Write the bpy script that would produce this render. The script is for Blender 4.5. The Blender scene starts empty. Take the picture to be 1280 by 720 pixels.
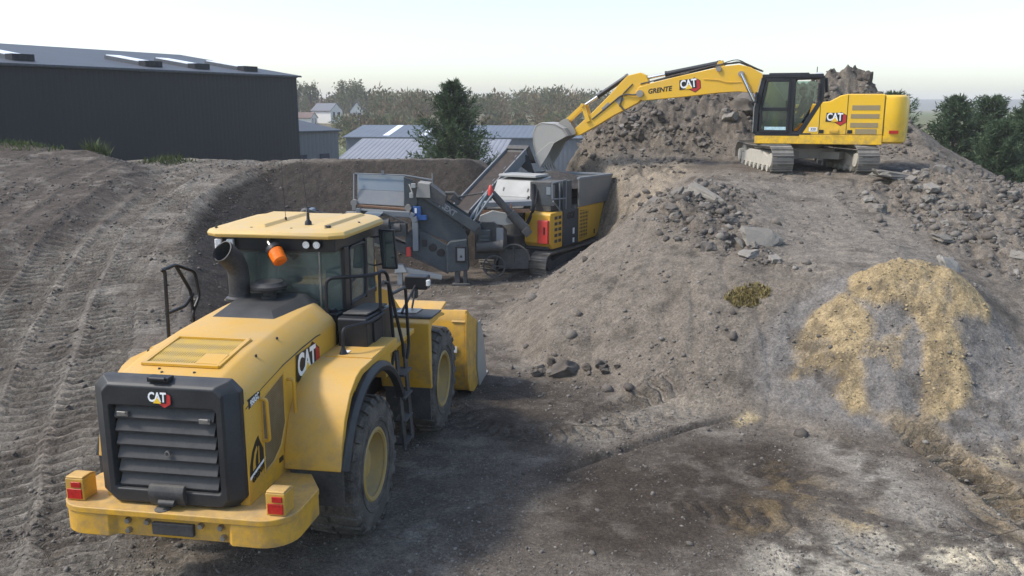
import bpy, bmesh, math, random
import numpy as np
from mathutils import Vector, Matrix
from mathutils.geometry import delaunay_2d_cdt
SC = bpy.context.scene
COL = SC.collection
PI = math.pi
R = math.radians

# ---------------------------------------------------------------- noise
def _hash(ix, iy, seed):
    h = (ix.astype(np.int64) * 374761393 + iy.astype(np.int64) * 668265263 + seed * 1442695041) & 0xFFFFFFFF
    h = ((h ^ (h >> 13)) * 1274126177) & 0xFFFFFFFF
    return ((h ^ (h >> 16)) & 0xFFFF) / 65535.0
def vnoise(x, y, seed=0):
    ix = np.floor(x); iy = np.floor(y); fx = x - ix; fy = y - iy
    u = fx * fx * fx * (fx * (fx * 6 - 15) + 10); v = fy * fy * fy * (fy * (fy * 6 - 15) + 10)
    a = _hash(ix, iy, seed); b = _hash(ix + 1, iy, seed); c = _hash(ix, iy + 1, seed); d = _hash(ix + 1, iy + 1, seed)
    return ((a + (b - a) * u) + ((c + (d - c) * u) - (a + (b - a) * u)) * v) * 2 - 1
def fbm(x, y, freq, octaves=4, seed=0, gain=.5):
    s = 0; a = 1.0; t = 0
    for o in range(octaves):
        ang = .6 + o * 1.1
        xr = x * math.cos(ang) - y * math.sin(ang); yr = x * math.sin(ang) + y * math.cos(ang)
        s = s + a * vnoise(xr * freq + o * 17.3, yr * freq - o * 9.1, seed + o); t += a; a *= gain; freq *= 2.03
    return s / t
def sstep(a, b, x):
    t = np.clip((x - a) / (b - a), 0, 1); return t * t * (3 - 2 * t)

# ---------------------------------------------------------------- objects
def tag(o, label=None, cat=None, group=None, kind=None):
    if label: o['label'] = label
    if cat: o['category'] = cat
    if group: o['group'] = group
    if kind: o['kind'] = kind
    return o
def empty(name, loc=(0, 0, 0), rz=0, rx=0, ry=0):
    o = bpy.data.objects.new(name, None); COL.objects.link(o)
    o.location = loc; o.rotation_euler = (rx, ry, rz); o.empty_display_size = .3
    return o
def kids(o): return [c for c in COL.objects if c.parent == o]
def copy_tree(o, parent=None):
    c = o.copy(); COL.objects.link(c)
    if parent: c.parent = parent
    for ch in list(o.children): copy_tree(ch, c)
    return c

class MB:
    """collects solids; build() links them as one mesh object"""
    def __init__(s): s.v = []; s.f = []; s.m = []; s.mi = 0
    def add(s, vs, fs):
        b = len(s.v); s.v += [tuple(p) for p in vs]
        for f in fs: s.f.append(tuple(b + i for i in f)); s.m.append(s.mi)
        return s
    def box(s, c, d, rz=0, ry=0, rx=0, taper=1.0):
        x, y, z = d[0] / 2, d[1] / 2, d[2] / 2
        pts = [(-x, -y, -z), (x, -y, -z), (x, y, -z), (-x, y, -z), (-x * taper, -y * taper, z), (x * taper, -y * taper, z), (x * taper, y * taper, z), (-x * taper, y * taper, z)]
        M = Matrix.Translation(c) @ Matrix.Rotation(rz, 4, 'Z') @ Matrix.Rotation(ry, 4, 'Y') @ Matrix.Rotation(rx, 4, 'X')
        return s.add([M @ Vector(p) for p in pts], [(0, 3, 2, 1), (4, 5, 6, 7), (0, 1, 5, 4), (1, 2, 6, 5), (2, 3, 7, 6), (3, 0, 4, 7)])
    def bar(s, p, q, w, h):
        """rectangular bar from p to q, w across (level), h the other way"""
        p = Vector(p); q = Vector(q); d = (q - p).normalized()
        up = Vector((0, 0, 1)) if abs(d.z) < .95 else Vector((1, 0, 0))
        a = d.cross(up).normalized() * w / 2; b = a.cross(d).normalized() * h / 2
        vs = [p - a - b, p + a - b, p + a + b, p - a + b, q - a - b, q + a - b, q + a + b, q - a + b]
        return s.add(vs, [(0, 1, 2, 3), (7, 6, 5, 4), (0, 4, 5, 1), (1, 5, 6, 2), (2, 6, 7, 3), (3, 7, 4, 0)])
    def hexa(s, a, b):
        """solid between two quads (lists of four points in the same order)"""
        return s.add(list(a) + list(b), [(0, 3, 2, 1), (4, 5, 6, 7), (0, 1, 5, 4), (1, 2, 6, 5), (2, 3, 7, 6), (3, 0, 4, 7)])
    def prism(s, pts, lo, hi, axis='y', inset=None):
        """2D outline extruded along an axis. axis y: pts are (x,z); axis x: (y,z); axis z: (x,y)"""
        def mk(p, t):
            return (p[0], t, p[1]) if axis == 'y' else ((t, p[0], p[1]) if axis == 'x' else (p[0], p[1], t))
        n = len(pts)
        vs = [mk(p, lo) for p in pts] + [mk(p, hi) for p in pts]
        fs = [tuple(range(n)), tuple(range(2 * n - 1, n - 1, -1))] + [(i, i + n, (i + 1) % n + n, (i + 1) % n) for i in range(n)]
        return s.add(vs, fs)
    def loft(s, secs, cap=True, closed=True):
        n = len(secs[0]); vs = [p for sec in secs for p in sec]; fs = []
        for k in range(len(secs) - 1):
            for i in range(n if closed else n - 1):
                j = (i + 1) % n; fs.append((k * n + i, k * n + j, (k + 1) * n + j, (k + 1) * n + i))
        if cap and closed:
            fs.append(tuple(range(n - 1, -1, -1))); fs.append(tuple(range((len(secs) - 1) * n, len(secs) * n)))
        return s.add(vs, fs)
    def tube(s, path, r, seg=8, bend=0, steps=4, cap=True):
        pts = [Vector(p) for p in path]
        if bend:
            q = [pts[0]]
            for i in range(1, len(pts) - 1):
                a = (pts[i - 1] - pts[i]); b = (pts[i + 1] - pts[i])
                t = min(bend, a.length * .48, b.length * .48)
                p0 = pts[i] + a.normalized() * t; p2 = pts[i] + b.normalized() * t
                for k in range(steps + 1):
                    u = k / steps; q.append(p0 * (1 - u) ** 2 + pts[i] * 2 * u * (1 - u) + p2 * u * u)
            q.append(pts[-1]); pts = q
        rs = r if isinstance(r, (list, tuple)) else [r] * len(pts)
        secs = []; n = None
        for i, p in enumerate(pts):
            d = (pts[min(i + 1, len(pts) - 1)] - pts[max(i - 1, 0)]).normalized()
            if n is None: n = d.orthogonal().normalized()
            else: n = (n - d * n.dot(d)).normalized()
            b = d.cross(n)
            secs.append([p + (n * math.cos(2 * PI * k / seg) + b * math.sin(2 * PI * k / seg)) * rs[i] for k in range(seg)])
        return s.loft(secs, cap)
    def lathe(s, prof, o=(0, 0, 0), axis='y', seg=32, cap=True):
        """prof: (radius, offset along axis)"""
        o = Vector(o); secs = []
        for r, t in prof:
            sec = []
            for k in range(seg):
                a = 2 * PI * k / seg; c, d = math.cos(a) * r, math.sin(a) * r
                sec.append(o + Vector((c, t, d) if axis == 'y' else ((t, c, d) if axis == 'x' else (c, d, t))))
            secs.append(sec)
        return s.loft(secs, cap)
    def quad(s, a, b, c, d): return s.add([a, b, c, d], [(0, 1, 2, 3)])
    def plate(s, pts3, th):
        """planar polygon in 3D given a thickness along its normal"""
        P = [Vector(p) for p in pts3]; n = Vector((0, 0, 0))
        for i in range(len(P)): n += P[i].cross(P[(i + 1) % len(P)])
        n.normalize(); k = len(P)
        vs = P + [p + n * th for p in P]
        return s.add(vs, [tuple(range(k - 1, -1, -1)), tuple(range(k, 2 * k))] + [(i, (i + 1) % k, (i + 1) % k + k, i + k) for i in range(k)])
    def build(s, name, mat, parent=None, bevel=0, seg=2, smooth=38, loc=None, label=None):
        me = bpy.data.meshes.new(name); me.from_pydata(s.v, [], s.f)
        mats = mat if isinstance(mat, (list, tuple)) else [mat]
        for m in mats: me.materials.append(m)
        if any(s.m): me.polygons.foreach_set('material_index', s.m)
        bm = bmesh.new(); bm.from_mesh(me); bmesh.ops.recalc_face_normals(bm, faces=bm.faces); bm.to_mesh(me); bm.free()
        if smooth:
            me.polygons.foreach_set('use_smooth', [True] * len(me.polygons)); me.set_sharp_from_angle(angle=R(smooth))
        o = bpy.data.objects.new(name, me); COL.objects.link(o)
        if parent: o.parent = parent
        if loc: o.location = loc
        if label: o['label'] = label
        if bevel:
            b = o.modifiers.new('bevel', 'BEVEL'); b.width = bevel; b.segments = seg; b.limit_method = 'ANGLE'; b.angle_limit = R(32); b.harden_normals = True
        return o

def text(name, body, size, M, mat, parent, bold=.0, shear=0, sx=1.0, th=.004, spacing=1.0):
    """lettering as a thin solid mesh; M places its own xy plane, centred"""
    cu = bpy.data.curves.new('lettering', 'FONT'); cu.body = body; cu.size = size; cu.align_x = 'CENTER'; cu.align_y = 'CENTER'
    cu.offset = bold; cu.shear = shear; cu.extrude = th; cu.resolution_u = 3; cu.space_character = spacing
    tmp = bpy.data.objects.new('tmp', cu); COL.objects.link(tmp)
    dg = bpy.context.evaluated_depsgraph_get(); me = bpy.data.meshes.new_from_object(tmp.evaluated_get(dg))
    bpy.data.objects.remove(tmp); bpy.data.curves.remove(cu)
    me.materials.clear(); me.materials.append(mat)
    me.transform(M @ Matrix.Diagonal((sx, 1, 1, 1))); me.name = name
    o = bpy.data.objects.new(name, me); COL.objects.link(o); o.parent = parent
    return o
def frame_mat(o, x, y):
    """matrix whose local x runs along x, local y along y, origin o"""
    x = Vector(x).normalized(); y = Vector(y); y = (y - x * x.dot(y)).normalized(); z = x.cross(y)
    return Matrix(((x.x, y.x, z.x, o[0]), (x.y, y.y, z.y, o[1]), (x.z, y.z, z.z, o[2]), (0, 0, 0, 1)))

# ---------------------------------------------------------------- materials
class NT:
    def __init__(s, name):
        s.m = bpy.data.materials.new(name); s.m.use_nodes = True; s.t = s.m.node_tree; s.t.nodes.clear()
        s.out = s.n('ShaderNodeOutputMaterial'); s.p = s.n('ShaderNodeBsdfPrincipled'); s.l(s.p.outputs[0], s.out.inputs[0])
    def n(s, k, **kw):
        d = s.t.nodes.new(k)
        for a, b in kw.items(): setattr(d, a, b)
        return d
    def l(s, a, b): s.t.links.new(a, b)
    def noise(s, vec, scale, detail=4, rough=.55, dist=0):
        d = s.n('ShaderNodeTexNoise'); d.inputs['Scale'].default_value = scale; d.inputs['Detail'].default_value = detail
        d.inputs['Roughness'].default_value = rough; d.inputs['Distortion'].default_value = dist
        if vec is not None: s.l(vec, d.inputs['Vector'])
        return d.outputs['Fac']
    def ramp(s, v, stops):
        d = s.n('ShaderNodeValToRGB'); e = d.color_ramp.elements
        while len(e) < len(stops): e.new(.5)
        for el, (p, c) in zip(e, stops):
            el.position = p; el.color = tuple(c) + (1,) if not isinstance(c, (int, float)) else (c, c, c, 1)
        s.l(v, d.inputs[0]); return d.outputs[0]
    def math(s, op, a, b=None, c=None, clamp=False):
        d = s.n('ShaderNodeMath', operation=op); d.use_clamp = clamp
        for i, v in enumerate((a, b, c)):
            if v is None: continue
            if isinstance(v, (int, float)): d.inputs[i].default_value = v
            else: s.l(v, d.inputs[i])
        return d.outputs[0]
    def mix(s, f, a, b, mode='MIX'):
        d = s.n('ShaderNodeMix', data_type='RGBA', blend_type=mode)
        for i, v in ((0, f), (6, a), (7, b)):
            if isinstance(v, (int, float)): d.inputs[i].default_value = v if i == 0 else (v, v, v, 1)
            elif isinstance(v, tuple): d.inputs[i].default_value = v + (1,)
            else: s.l(v, d.inputs[i])
        return d.outputs[2]
    def bump(s, h, strength=.5, dist=.02, normal=None):
        d = s.n('ShaderNodeBump'); d.inputs['Strength'].default_value = strength; d.inputs['Distance'].default_value = dist
        s.l(h, d.inputs['Height'])
        if normal is not None: s.l(normal, d.inputs['Normal'])
        return d.outputs[0]
    def obj(s): return s.n('ShaderNodeTexCoord').outputs['Object']
    def attr(s, name): return s.n('ShaderNodeAttribute', attribute_name=name)
    def set(s, **kw):
        for k, v in kw.items():
            i = s.p.inputs[k.replace('_', ' ')]
            if isinstance(v, (int, float)): i.default_value = v
            elif isinstance(v, tuple): i.default_value = v + (1,) if len(v) == 3 else v
            else: s.l(v, i)
        return s.m

def paint(name, col, dust=.25, dustcol=(.36, .31, .24), rough=.42, scale=1.0, metal=0, up=.35, spec=.4, mud=None):
    """machine paint: base colour, blotchy dust, more of it settled on level surfaces, small chips"""
    k = NT(name); v = k.obj()
    n1 = k.noise(v, 2.2 * scale, 6, .65); n2 = k.noise(v, 26 * scale, 4, .6)
    geo = k.n('ShaderNodeNewGeometry'); sp = k.n('ShaderNodeSeparateXYZ'); k.l(geo.outputs['True Normal'], sp.inputs[0])
    lev = k.math('MULTIPLY', k.math('MAXIMUM', sp.outputs[2], 0.0), up)
    a = k.math('MULTIPLY', k.ramp(n1, [(.35, 0), (.75, 1)]), dust)
    b = k.math('MULTIPLY', k.ramp(n2, [(.45, 0), (.8, 1)]), dust * .6)
    f = k.math('ADD', k.math('ADD', a, b), k.math('MULTIPLY', lev, k.ramp(n1, [(.2, .45), (.7, 1)])), clamp=True)
    c = k.mix(f, col, dustcol)
    if mud:   # splashes thrown up from the ground, fading out with height, and small chips in the paint
        so = k.n('ShaderNodeSeparateXYZ'); k.l(v, so.inputs[0])
        hgt = k.math('DIVIDE', k.math('SUBTRACT', mud[1], so.outputs[2]), mud[1] - mud[0], clamp=True)
        n4 = k.noise(v, 5.5, 7, .7); n5 = k.noise(v, 60, 2, .5)
        sp_ = k.math('MULTIPLY', hgt, k.ramp(n4, [(.42, 0), (.62, 1)]))
        c = k.mix(k.math('MULTIPLY', sp_, .62), c, (.17, .14, .105))
        c = k.mix(k.math('MULTIPLY', k.ramp(n5, [(.70, 0), (.74, 1)]), .5), c, (.06, .05, .035))
    rg = k.math('ADD', k.math('MULTIPLY', f, .4), rough, clamp=True)
    return k.set(Base_Color=c, Roughness=rg, Metallic=metal, Specular_IOR_Level=spec, Normal=k.bump(n2, .08, .004))
def plain(name, col, rough=.5, metal=0, var=.15, scale=8, spec=.4, bump=0):
    k = NT(name); v = k.obj(); n = k.noise(v, scale, 5, .6)
    c = k.mix(k.ramp(n, [(.3, 0), (.75, 1)]), tuple(x * (1 - var) for x in col), tuple(min(1, x * (1 + var)) for x in col))
    k.set(Base_Color=c, Roughness=k.math('ADD', rough - .08, k.math('MULTIPLY', n, .16)), Metallic=metal, Specular_IOR_Level=spec)
    if bump: k.set(Normal=k.bump(n, bump, .01))
    return k.m
def glass(name, tint=(.55, .7, .66), alpha=.35):
    k = NT(name); tr = k.n('ShaderNodeBsdfTransparent'); tr.inputs[0].default_value = tint + (1,)
    gl = k.n('ShaderNodeBsdfGlossy'); gl.inputs['Roughness'].default_value = .03; gl.inputs[0].default_value = (.9, .95, .95, 1)
    fr = k.n('ShaderNodeFresnel'); fr.inputs[0].default_value = 1.5
    v = k.obj(); n = k.noise(v, 3, 5, .6)
    df = k.n('ShaderNodeBsdfDiffuse'); df.inputs[0].default_value = (.34, .38, .34, 1)  # dust film; its pale green also stands in for light inside the cab
    m0 = k.n('ShaderNodeMixShader'); k.l(k.math('MULTIPLY', k.ramp(n, [(.3, .15), (.8, .55)]), alpha), m0.inputs[0]); k.l(tr.outputs[0], m0.inputs[1]); k.l(df.outputs[0], m0.inputs[2])
    mx = k.n('ShaderNodeMixShader'); k.l(k.math('MULTIPLY_ADD', fr.outputs[0], .9, .03), mx.inputs[0]); k.l(m0.outputs[0], mx.inputs[1]); k.l(gl.outputs[0], mx.inputs[2])
    k.l(mx.outputs[0], k.out.inputs[0]); k.t.nodes.remove(k.p)
    return k.m

M = {}
M['loader_yellow'] = paint('loader yellow paint', (.62, .325, .014), .24, (.42, .33, .20), .42, 1.0, up=.40, mud=(.7, 2.0))
M['yellow'] = paint('excavator yellow paint', (.84, .49, .010), .14, (.45, .38, .25), .38, .8, up=.3, mud=(.75, 1.6))
M['arm_yellow'] = paint('boom yellow paint', (.76, .43, .015), .22, (.40, .33, .24), .4, 1, up=.35)
M['charcoal'] = paint('charcoal paint', (.016, .017, .019), .12, (.16, .15, .13), .45, 1.4, up=.22)
M['black'] = plain('black plastic', (.014, .014, .016), .5)
M['cab_black'] = plain('cab black paint', (.017, .018, .02), .38, var=.25, scale=4)
M['dusty_black'] = paint('dusty black paint', (.02, .02, .022), .3, (.2, .18, .15), .55, 1.2)
M['rubber'] = paint('dusty tyre rubber', (.026, .023, .021), .8, (.19, .165, .135), .75, 1.6, up=.15)
M['rim'] = paint('rim paint', (.42, .27, .06), .6, (.26, .21, .14), .55, 2)
M['steel'] = plain('worn steel', (.32, .31, .29), .38, .8, .3, 6)
M['chrome'] = plain('polished rod', (.75, .75, .75), .12, 1.0, .05)
M['dirty_steel'] = paint('earth-caked steel', (.24, .225, .20), .6, (.36, .33, .28), .6, 1.5, metal=.25, up=.3)
M['bucket_grey'] = paint('worn bucket steel', (.34, .325, .29), .45, (.45, .42, .36), .5, 1.0, metal=.25, up=.2)
M['track'] = paint('dusty track steel', (.15, .135, .115), .6, (.34, .31, .26), .6, 2.0, metal=.2, up=.3)
M['clay'] = paint('pale clay on steel', (.42, .39, .32), .5, (.30, .27, .22), .85, 2.5, up=.2)
M['red_lens'] = plain('red lens', (.42, .02, .015), .2, var=.3, scale=30)
M['orange_lens'] = plain('orange lens', (.9, .17, .01), .18, var=.25, scale=30)
M['lamp'] = plain('lamp lens', (.75, .75, .72), .15, var=.2, scale=40)
M['white'] = plain('white lettering', (.80, .79, .76), .5, var=.06)
M['blackink'] = plain('black lettering', (.012, .012, .012), .5)
M['red'] = plain('red decal', (.45, .03, .025), .45)
M['decal_yellow'] = plain('yellow decal', (.85, .52, .03), .45)
M['glass'] = glass('cab glass', alpha=.6)  # denser film: reflections and interior light put into the pane colour
M['seat'] = plain('seat cloth', (.025, .026, .03), .85)
# ================================================================ terrain
CTRL = [(-0.54,19.19,0.03),(0.08,16.87,0.03),(0.73,15.27,0.03),(1.9,14.14,0.03),(2.96,13.35,0.03),(3.9,13.01,0.03),(4.54,12.3,0.03),(5.1,11.77,0.03),(5.85,11.77,0.03),(6.5,11.59,0.03),(7.07,11.31,0.03),(0,21.35,0.05),(0.95,24.26,0.05),(1.9,26.2,0.35),(2.7,27.2,0.6),(3.81,21,2.89),(3.03,20.6,2.47),(2.22,20,1.83),(1.54,18.8,1.3),(0.98,17.3,0.84),(0.7,16,0.44),(1.61,29.6,3.38),(2.95,29.6,3.38),(4.28,29.5,3.38),(5.61,29.4,3.34),(6.86,29,3.15),(3.32,28,2.57),(4.03,27.6,2.68),(4.84,26.5,2.76),(3.47,27,2.04),(2.4,29,0.8),(2,30,1.6),(1.6,29.8,0.2),(3.6,24.8,1.9),(3,25.6,1.2),(2.2,23.5,0.9),(3.4,23,2.2),(1.98,30.4,3.67),(2.64,30.8,4.15),(3.65,31.2,4.63),(4.52,31.5,5.08),(5.69,31.8,5.36),(7.43,32,5.7),(9.14,32,5.81),(11.42,32,5.89),(12.21,32,6.06),(12.49,31.6,5.57),(13.21,31.3,4.96),(13.97,31,4.36),(14.92,30.5,3.58),(16.12,30,2.85),(17.34,29.5,2.08),(19,29,1.2),(22,28,0.2),(4.39,30.4,4.16),(6.1,30.8,4.42),(8.03,30.8,4.69),(7.77,29.6,3.78),(5.97,30,3.84),(2,36,0),(6,39,0),(11,41,0),(17,38,-0.3),(23,33,-0.4),(8.7,30,3.5),(11.6,29.5,3.5),(13.49,28,3.21),(13.91,26.5,2.76),(7,24.3,3.02),(10.2,24.3,3),(7,28.8,3.12),(10.5,28.8,3.12),(8.7,26.5,3.03),(12.3,26.5,3),(6.27,25,3.04),(5.61,24.6,3),(4.74,23.6,2.93),(7.38,23.4,2.92),(6.66,21,2.46),(5.82,18.2,2.1),(8.76,23.4,2.92),(7.92,21,2.46),(6.91,18.2,2.1),(10.15,23.4,2.92),(9.17,21,2.46),(8.01,18.2,2.1),(5.39,16.8,1.91),(6.11,16,1.95),(7.06,15.8,2.04),(10.13,23.6,2.99),(10.71,23,3.04),(11.42,23,3.22),(10.32,20.6,2.51),(9.44,18.2,2.1),(8.71,16,1.67),(12.34,21,2.56),(10.79,18.2,2.1),(9.69,16.2,1.63),(8.77,14.6,1.18),(16,23,2.2),(15,18,1.8),(14,15,1.3),(12,12.2,0.2),(18,13,0.1),(22,20,0.3),(5.17,21.3,2.86),(4.56,18.6,2.25),(4.05,16.4,1.78),(3.69,14.7,0.94),(3.67,18.9,2.21),(3.29,16.8,1.68),(2.96,14.9,0.88),(2.46,17.6,1.53),(2.2,15.5,0.72),(1.51,15.9,0.62),(5.22,17.9,2.15),(4.71,16,1.75),(4.31,14.4,0.87),(5.25,15.6,1.72),(5.97,15.2,1.83),(6.44,15,2.01),(7.09,14.9,2.06),(7.49,14.7,1.93),(7.82,14.5,1.72),(8.05,14.1,1.4),(7.99,13.5,0.99),(6.21,13.3,0.91),(5.41,13.9,1.01),(4.95,14.3,0.9),(6.99,13.1,0.97),(6.75,12.4,0.43),(5.09,12.9,0.39),(-4.39,12.03,0.44),(-5.15,13.65,0.67),(-5.99,15.72,0.97),(-7.27,18.98,1.45),(-8.25,21.84,1.86),(-8.81,23.98,2.17),(-9.06,26.65,2.56),(-8.5,29.19,2.93),(-4.5,13,0.02),(-4.5,14.8,0.02),(-4.6,17,0.02),(-4.9,19.5,0.02),(-5.1,21.5,0.02),(-5.3,23,0.02),(-5.2,24.6,0.02),(-5,25.6,0.02),(-9,9,0),(-13,9,0),(-17,9,0),(-21,9,0.3),(-28,9,0.3),(-9,12,0.43),(-13,12,0.43),(-17,12,0.43),(-21,12,0.73),(-28,12,0.73),(-9,15,0.87),(-13,15,0.87),(-17,15,0.87),(-21,15,1.17),(-28,15,1.17),(-9,18,1.3),(-13,18,1.3),(-17,18,1.65),(-21,18,1.95),(-28,18,1.95),(-13,21,1.74),(-17,21,2.09),(-21,21,2.39),(-28,21,2.39),(-13,24,2.17),(-17,24,2.52),(-21,24,2.82),(-28,24,2.82),(-13,27,2.61),(-17,27,2.96),(-21,27,3.26),(-28,27,3.26),(-13,29.5,2.97),(-17,29.5,3.32),(-21,29.5,3.62),(-28,29.5,3.62),(-6.54,30,3.16),(-5.18,30,3.16),(-3.82,30,3.16),(-2.45,30,3.16),(-1.5,30,3.16),(-0.6,30.2,2.6),(0.3,30.6,1.5),(1,31,0.2),(-3.4,26.1,0.02),(-2,26.1,0.02),(-0.6,26.5,0.02),(0.6,27.5,0.02),(1.3,29.5,0.02),(-9,31.5,3),(-9,36,0.2),(-6,31.5,3),(-6,36,0.2),(-3,31.5,3),(-3,36,0.2),(-1,31.5,3),(-1,36,0.2),(-12,30.5,3.05),(-12,33,3),(-16,32,2.9),(-22,32,2.9),(-12,37,1),(-16,38,1.2),(-24,38,1.2),(-30,32,3),(-4,6,0),(0,6,0),(4,6,0),(8,6,0),(12,8,0),(-4,10,0),(0,10,0),(4,10,0),(8,10.3,0),(-3,17,0),(-1.5,20,0),(-3,23,0),(-0.5,24,0),(-9,6,0),(-15,6,0),(18,6,0),(-2,13,0),(1,13,0),(-40,-12,0),(0,-12,0),(40,-12,0),(40,10,0),(40,30,0),(40,60,0),(20,60,0),(0,60,0),(-20,60,0),(-40,60,0),(-40,8,0),(0,45,0),(12,47,0),(24,45,0),(-10,45,0),(-40,20,1.6),(-40,30,2.6),(-40,40,1.2)]
def tin(px, py):
    C3 = {}
    for p in CTRL: C3[(round(p[0], 2), round(p[1], 2))] = p[2]
    keys = list(C3); zs = np.array([C3[k] for k in keys])
    r = delaunay_2d_cdt([Vector(k) for k in keys], [], [], 0, 1e-4)
    V = np.array([tuple(v) for v in r[0]]); orig = r[3]
    Z = np.array([zs[o[0]] for o in orig])
    out = np.zeros(px.shape); done = np.zeros(px.shape, bool)
    X1 = px[0]; Y1 = py[:, 0]
    for f in r[2]:
        a, b, c = f[0], f[1], f[2]
        ax, ay = V[a]; bx, by = V[b]; cx, cy = V[c]
        j0, j1 = np.searchsorted(X1, [min(ax, bx, cx) - 1e-6, max(ax, bx, cx) + 1e-6]); i0, i1 = np.searchsorted(Y1, [min(ay, by, cy) - 1e-6, max(ay, by, cy) + 1e-6])
        if j1 <= j0 or i1 <= i0: continue
        gx = px[i0:i1, j0:j1]; gy = py[i0:i1, j0:j1]
        det = (by - cy) * (ax - cx) + (cx - bx) * (ay - cy)
        if abs(det) < 1e-9: continue
        l1 = ((by - cy) * (gx - cx) + (cx - bx) * (gy - cy)) / det; l2 = ((cy - ay) * (gx - cx) + (ax - cx) * (gy - cy)) / det; l3 = 1 - l1 - l2
        m = (l1 >= -1e-6) & (l2 >= -1e-6) & (l3 >= -1e-6)
        out[i0:i1, j0:j1][m] = (l1 * Z[a] + l2 * Z[b] + l3 * Z[c])[m]
    return out
def box_blur(z, n):
    for ax in (0, 1):
        p = np.concatenate([np.repeat(np.take(z, [0], ax), n, ax), z, np.repeat(np.take(z, [-1], ax), n, ax)], ax)
        c = np.cumsum(p, ax); c = np.concatenate([np.zeros_like(np.take(c, [0], ax)), c], ax)
        w = 2 * n + 1; L = z.shape[ax]
        z = (np.take(c, np.arange(w, w + L), ax) - np.take(c, np.arange(0, L), ax)) / w
    return z
def seg_dist(x, y, pts):
    """distance, signed offset and arc length along a polyline"""
    D = np.full(x.shape, 1e9); S = np.zeros(x.shape); U = np.zeros(x.shape); acc = 0
    for (x0, y0), (x1, y1) in zip(pts[:-1], pts[1:]):
        dx, dy = x1 - x0, y1 - y0; L = math.hypot(dx, dy)
        t = np.clip(((x - x0) * dx + (y - y0) * dy) / L ** 2, 0, 1)
        ex = x - x0 - t * dx; ey = y - y0 - t * dy; d = np.hypot(ex, ey); m = d < D
        D = np.where(m, d, D); S = np.where(m, np.sign(dx * ey - dy * ex) * d, S); U = np.where(m, acc + t * L, U); acc += L
    return D, S, U
def smooth_line(pts, it=3):
    for _ in range(it):
        q = [pts[0]]
        for a, b in zip(pts[:-1], pts[1:]):
            q += [(a[0] * .75 + b[0] * .25, a[1] * .75 + b[1] * .25), (a[0] * .25 + b[0] * .75, a[1] * .25 + b[1] * .75)]
        pts = q + [pts[-1]]
    return pts
def inside(x, y, poly):
    r = np.zeros(x.shape, bool); n = len(poly)
    for i in range(n):
        (x0, y0), (x1, y1) = poly[i], poly[(i + 1) % n]
        if y0 == y1: continue
        r ^= ((y0 > y) != (y1 > y)) & (x < (x1 - x0) * (y - y0) / (y1 - y0) + x0)
    return r
def soft_poly(x, y, poly, w):
    """1 inside a polygon, fading to 0 over w metres outside and in"""
    q = np.array(poly); out = np.zeros(x.shape)
    j0, j1 = np.searchsorted(XS, [q[:, 0].min() - w - .8, q[:, 0].max() + w + .8]); i0, i1 = np.searchsorted(YS, [q[:, 1].min() - w - .8, q[:, 1].max() + w + .8])
    xx = x[i0:i1, j0:j1]; yy = y[i0:i1, j0:j1]
    D, _, _ = seg_dist(xx, yy, poly + [poly[0]]); out[i0:i1, j0:j1] = sstep(-w, w, np.where(inside(xx, yy, poly), D, -D)); return out

xs = np.arange(-20.5, 20.51, .05); gx = [20.5]; st = .08
while gx[-1] < 4200: gx.append(gx[-1] + st); st *= 1.17
XS = np.concatenate([-np.array(gx[:0:-1]), xs, gx[1:]])
ys = [2.5]
while ys[-1] < 41: ys.append(ys[-1] + max(.03, .0034 * ys[-1]))
st = .16
while ys[-1] < 4600: ys.append(ys[-1] + st); st *= 1.09
yb = [2.5]; st = .05
while yb[-1] > -300: yb.append(yb[-1] - st); st *= 1.25
YS = np.array(yb[:0:-1] + ys)
GX, GY = np.meshgrid(XS, YS)
wx = GX + .35 * fbm(GX, GY, .35, 3, 5); wy = GY + .35 * fbm(GX, GY, .35, 3, 9)
near = sstep(60, 40, np.maximum(np.abs(GX), np.abs(GY)))
Z = tin(GX, GY)
jx0, jx1 = np.searchsorted(XS, [-20.4, 20.4]); iy0, iy1 = np.searchsorted(YS, [2.6, 40.9])
Zc = Z[iy0:iy1, jx0:jx1]; Z[iy0:iy1, jx0:jx1] = Zc * .25 + box_blur(box_blur(Zc, 3), 3) * .75
# regions (metres)
HEAP = [(1.0, 31), (2.0, 29.3), (2.0, 27), (2.4, 25.4), (4.5, 24.5), (5.6, 28.9), (8.6, 29.6), (11.5, 28.8), (13.2, 27.5), (14.2, 26), (17, 25.6), (22, 26), (22, 42), (1.5, 42)]
MOUND = [(3.9, 13.7), (4.3, 12.9), (5.1, 12.2), (6.0, 11.7), (7.3, 11.5), (8.2, 11.6), (8.5, 12.9), (8.2, 14.2), (7.6, 15.0), (6.9, 15.45), (5.9, 15.55), (4.9, 15.3), (4.2, 14.6)]
SLOPE = [(-.75, 19.2), (.7, 15.5), (2, 14.1), (3.9, 12.8), (5.3, 12.0), (7, 11.5), (12.5, 11.8), (22, 12), (22, 27), (14, 26.5), (4.5, 24.6), (2.5, 26), (.9, 25.0), (-.2, 21.5)]
BANK = [(-4.15, 11.6), (-4.3, 17), (-4.7, 21), (-4.9, 25.0), (-2, 25.7), (.6, 27), (1.3, 31), (.8, 37), (-35, 39), (-35, 29), (-13, 28.8), (-10.2, 28), (-9.6, 25), (-8.9, 22), (-7.8, 19), (-6.6, 15.8), (-5.6, 13.6), (-4.9, 12)]
heap = soft_poly(wx, wy, HEAP, .5); mound = soft_poly(wx, wy, MOUND, .25); slope = soft_poly(wx, wy, SLOPE, .35); bank = soft_poly(wx, wy, BANK, .3)
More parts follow.
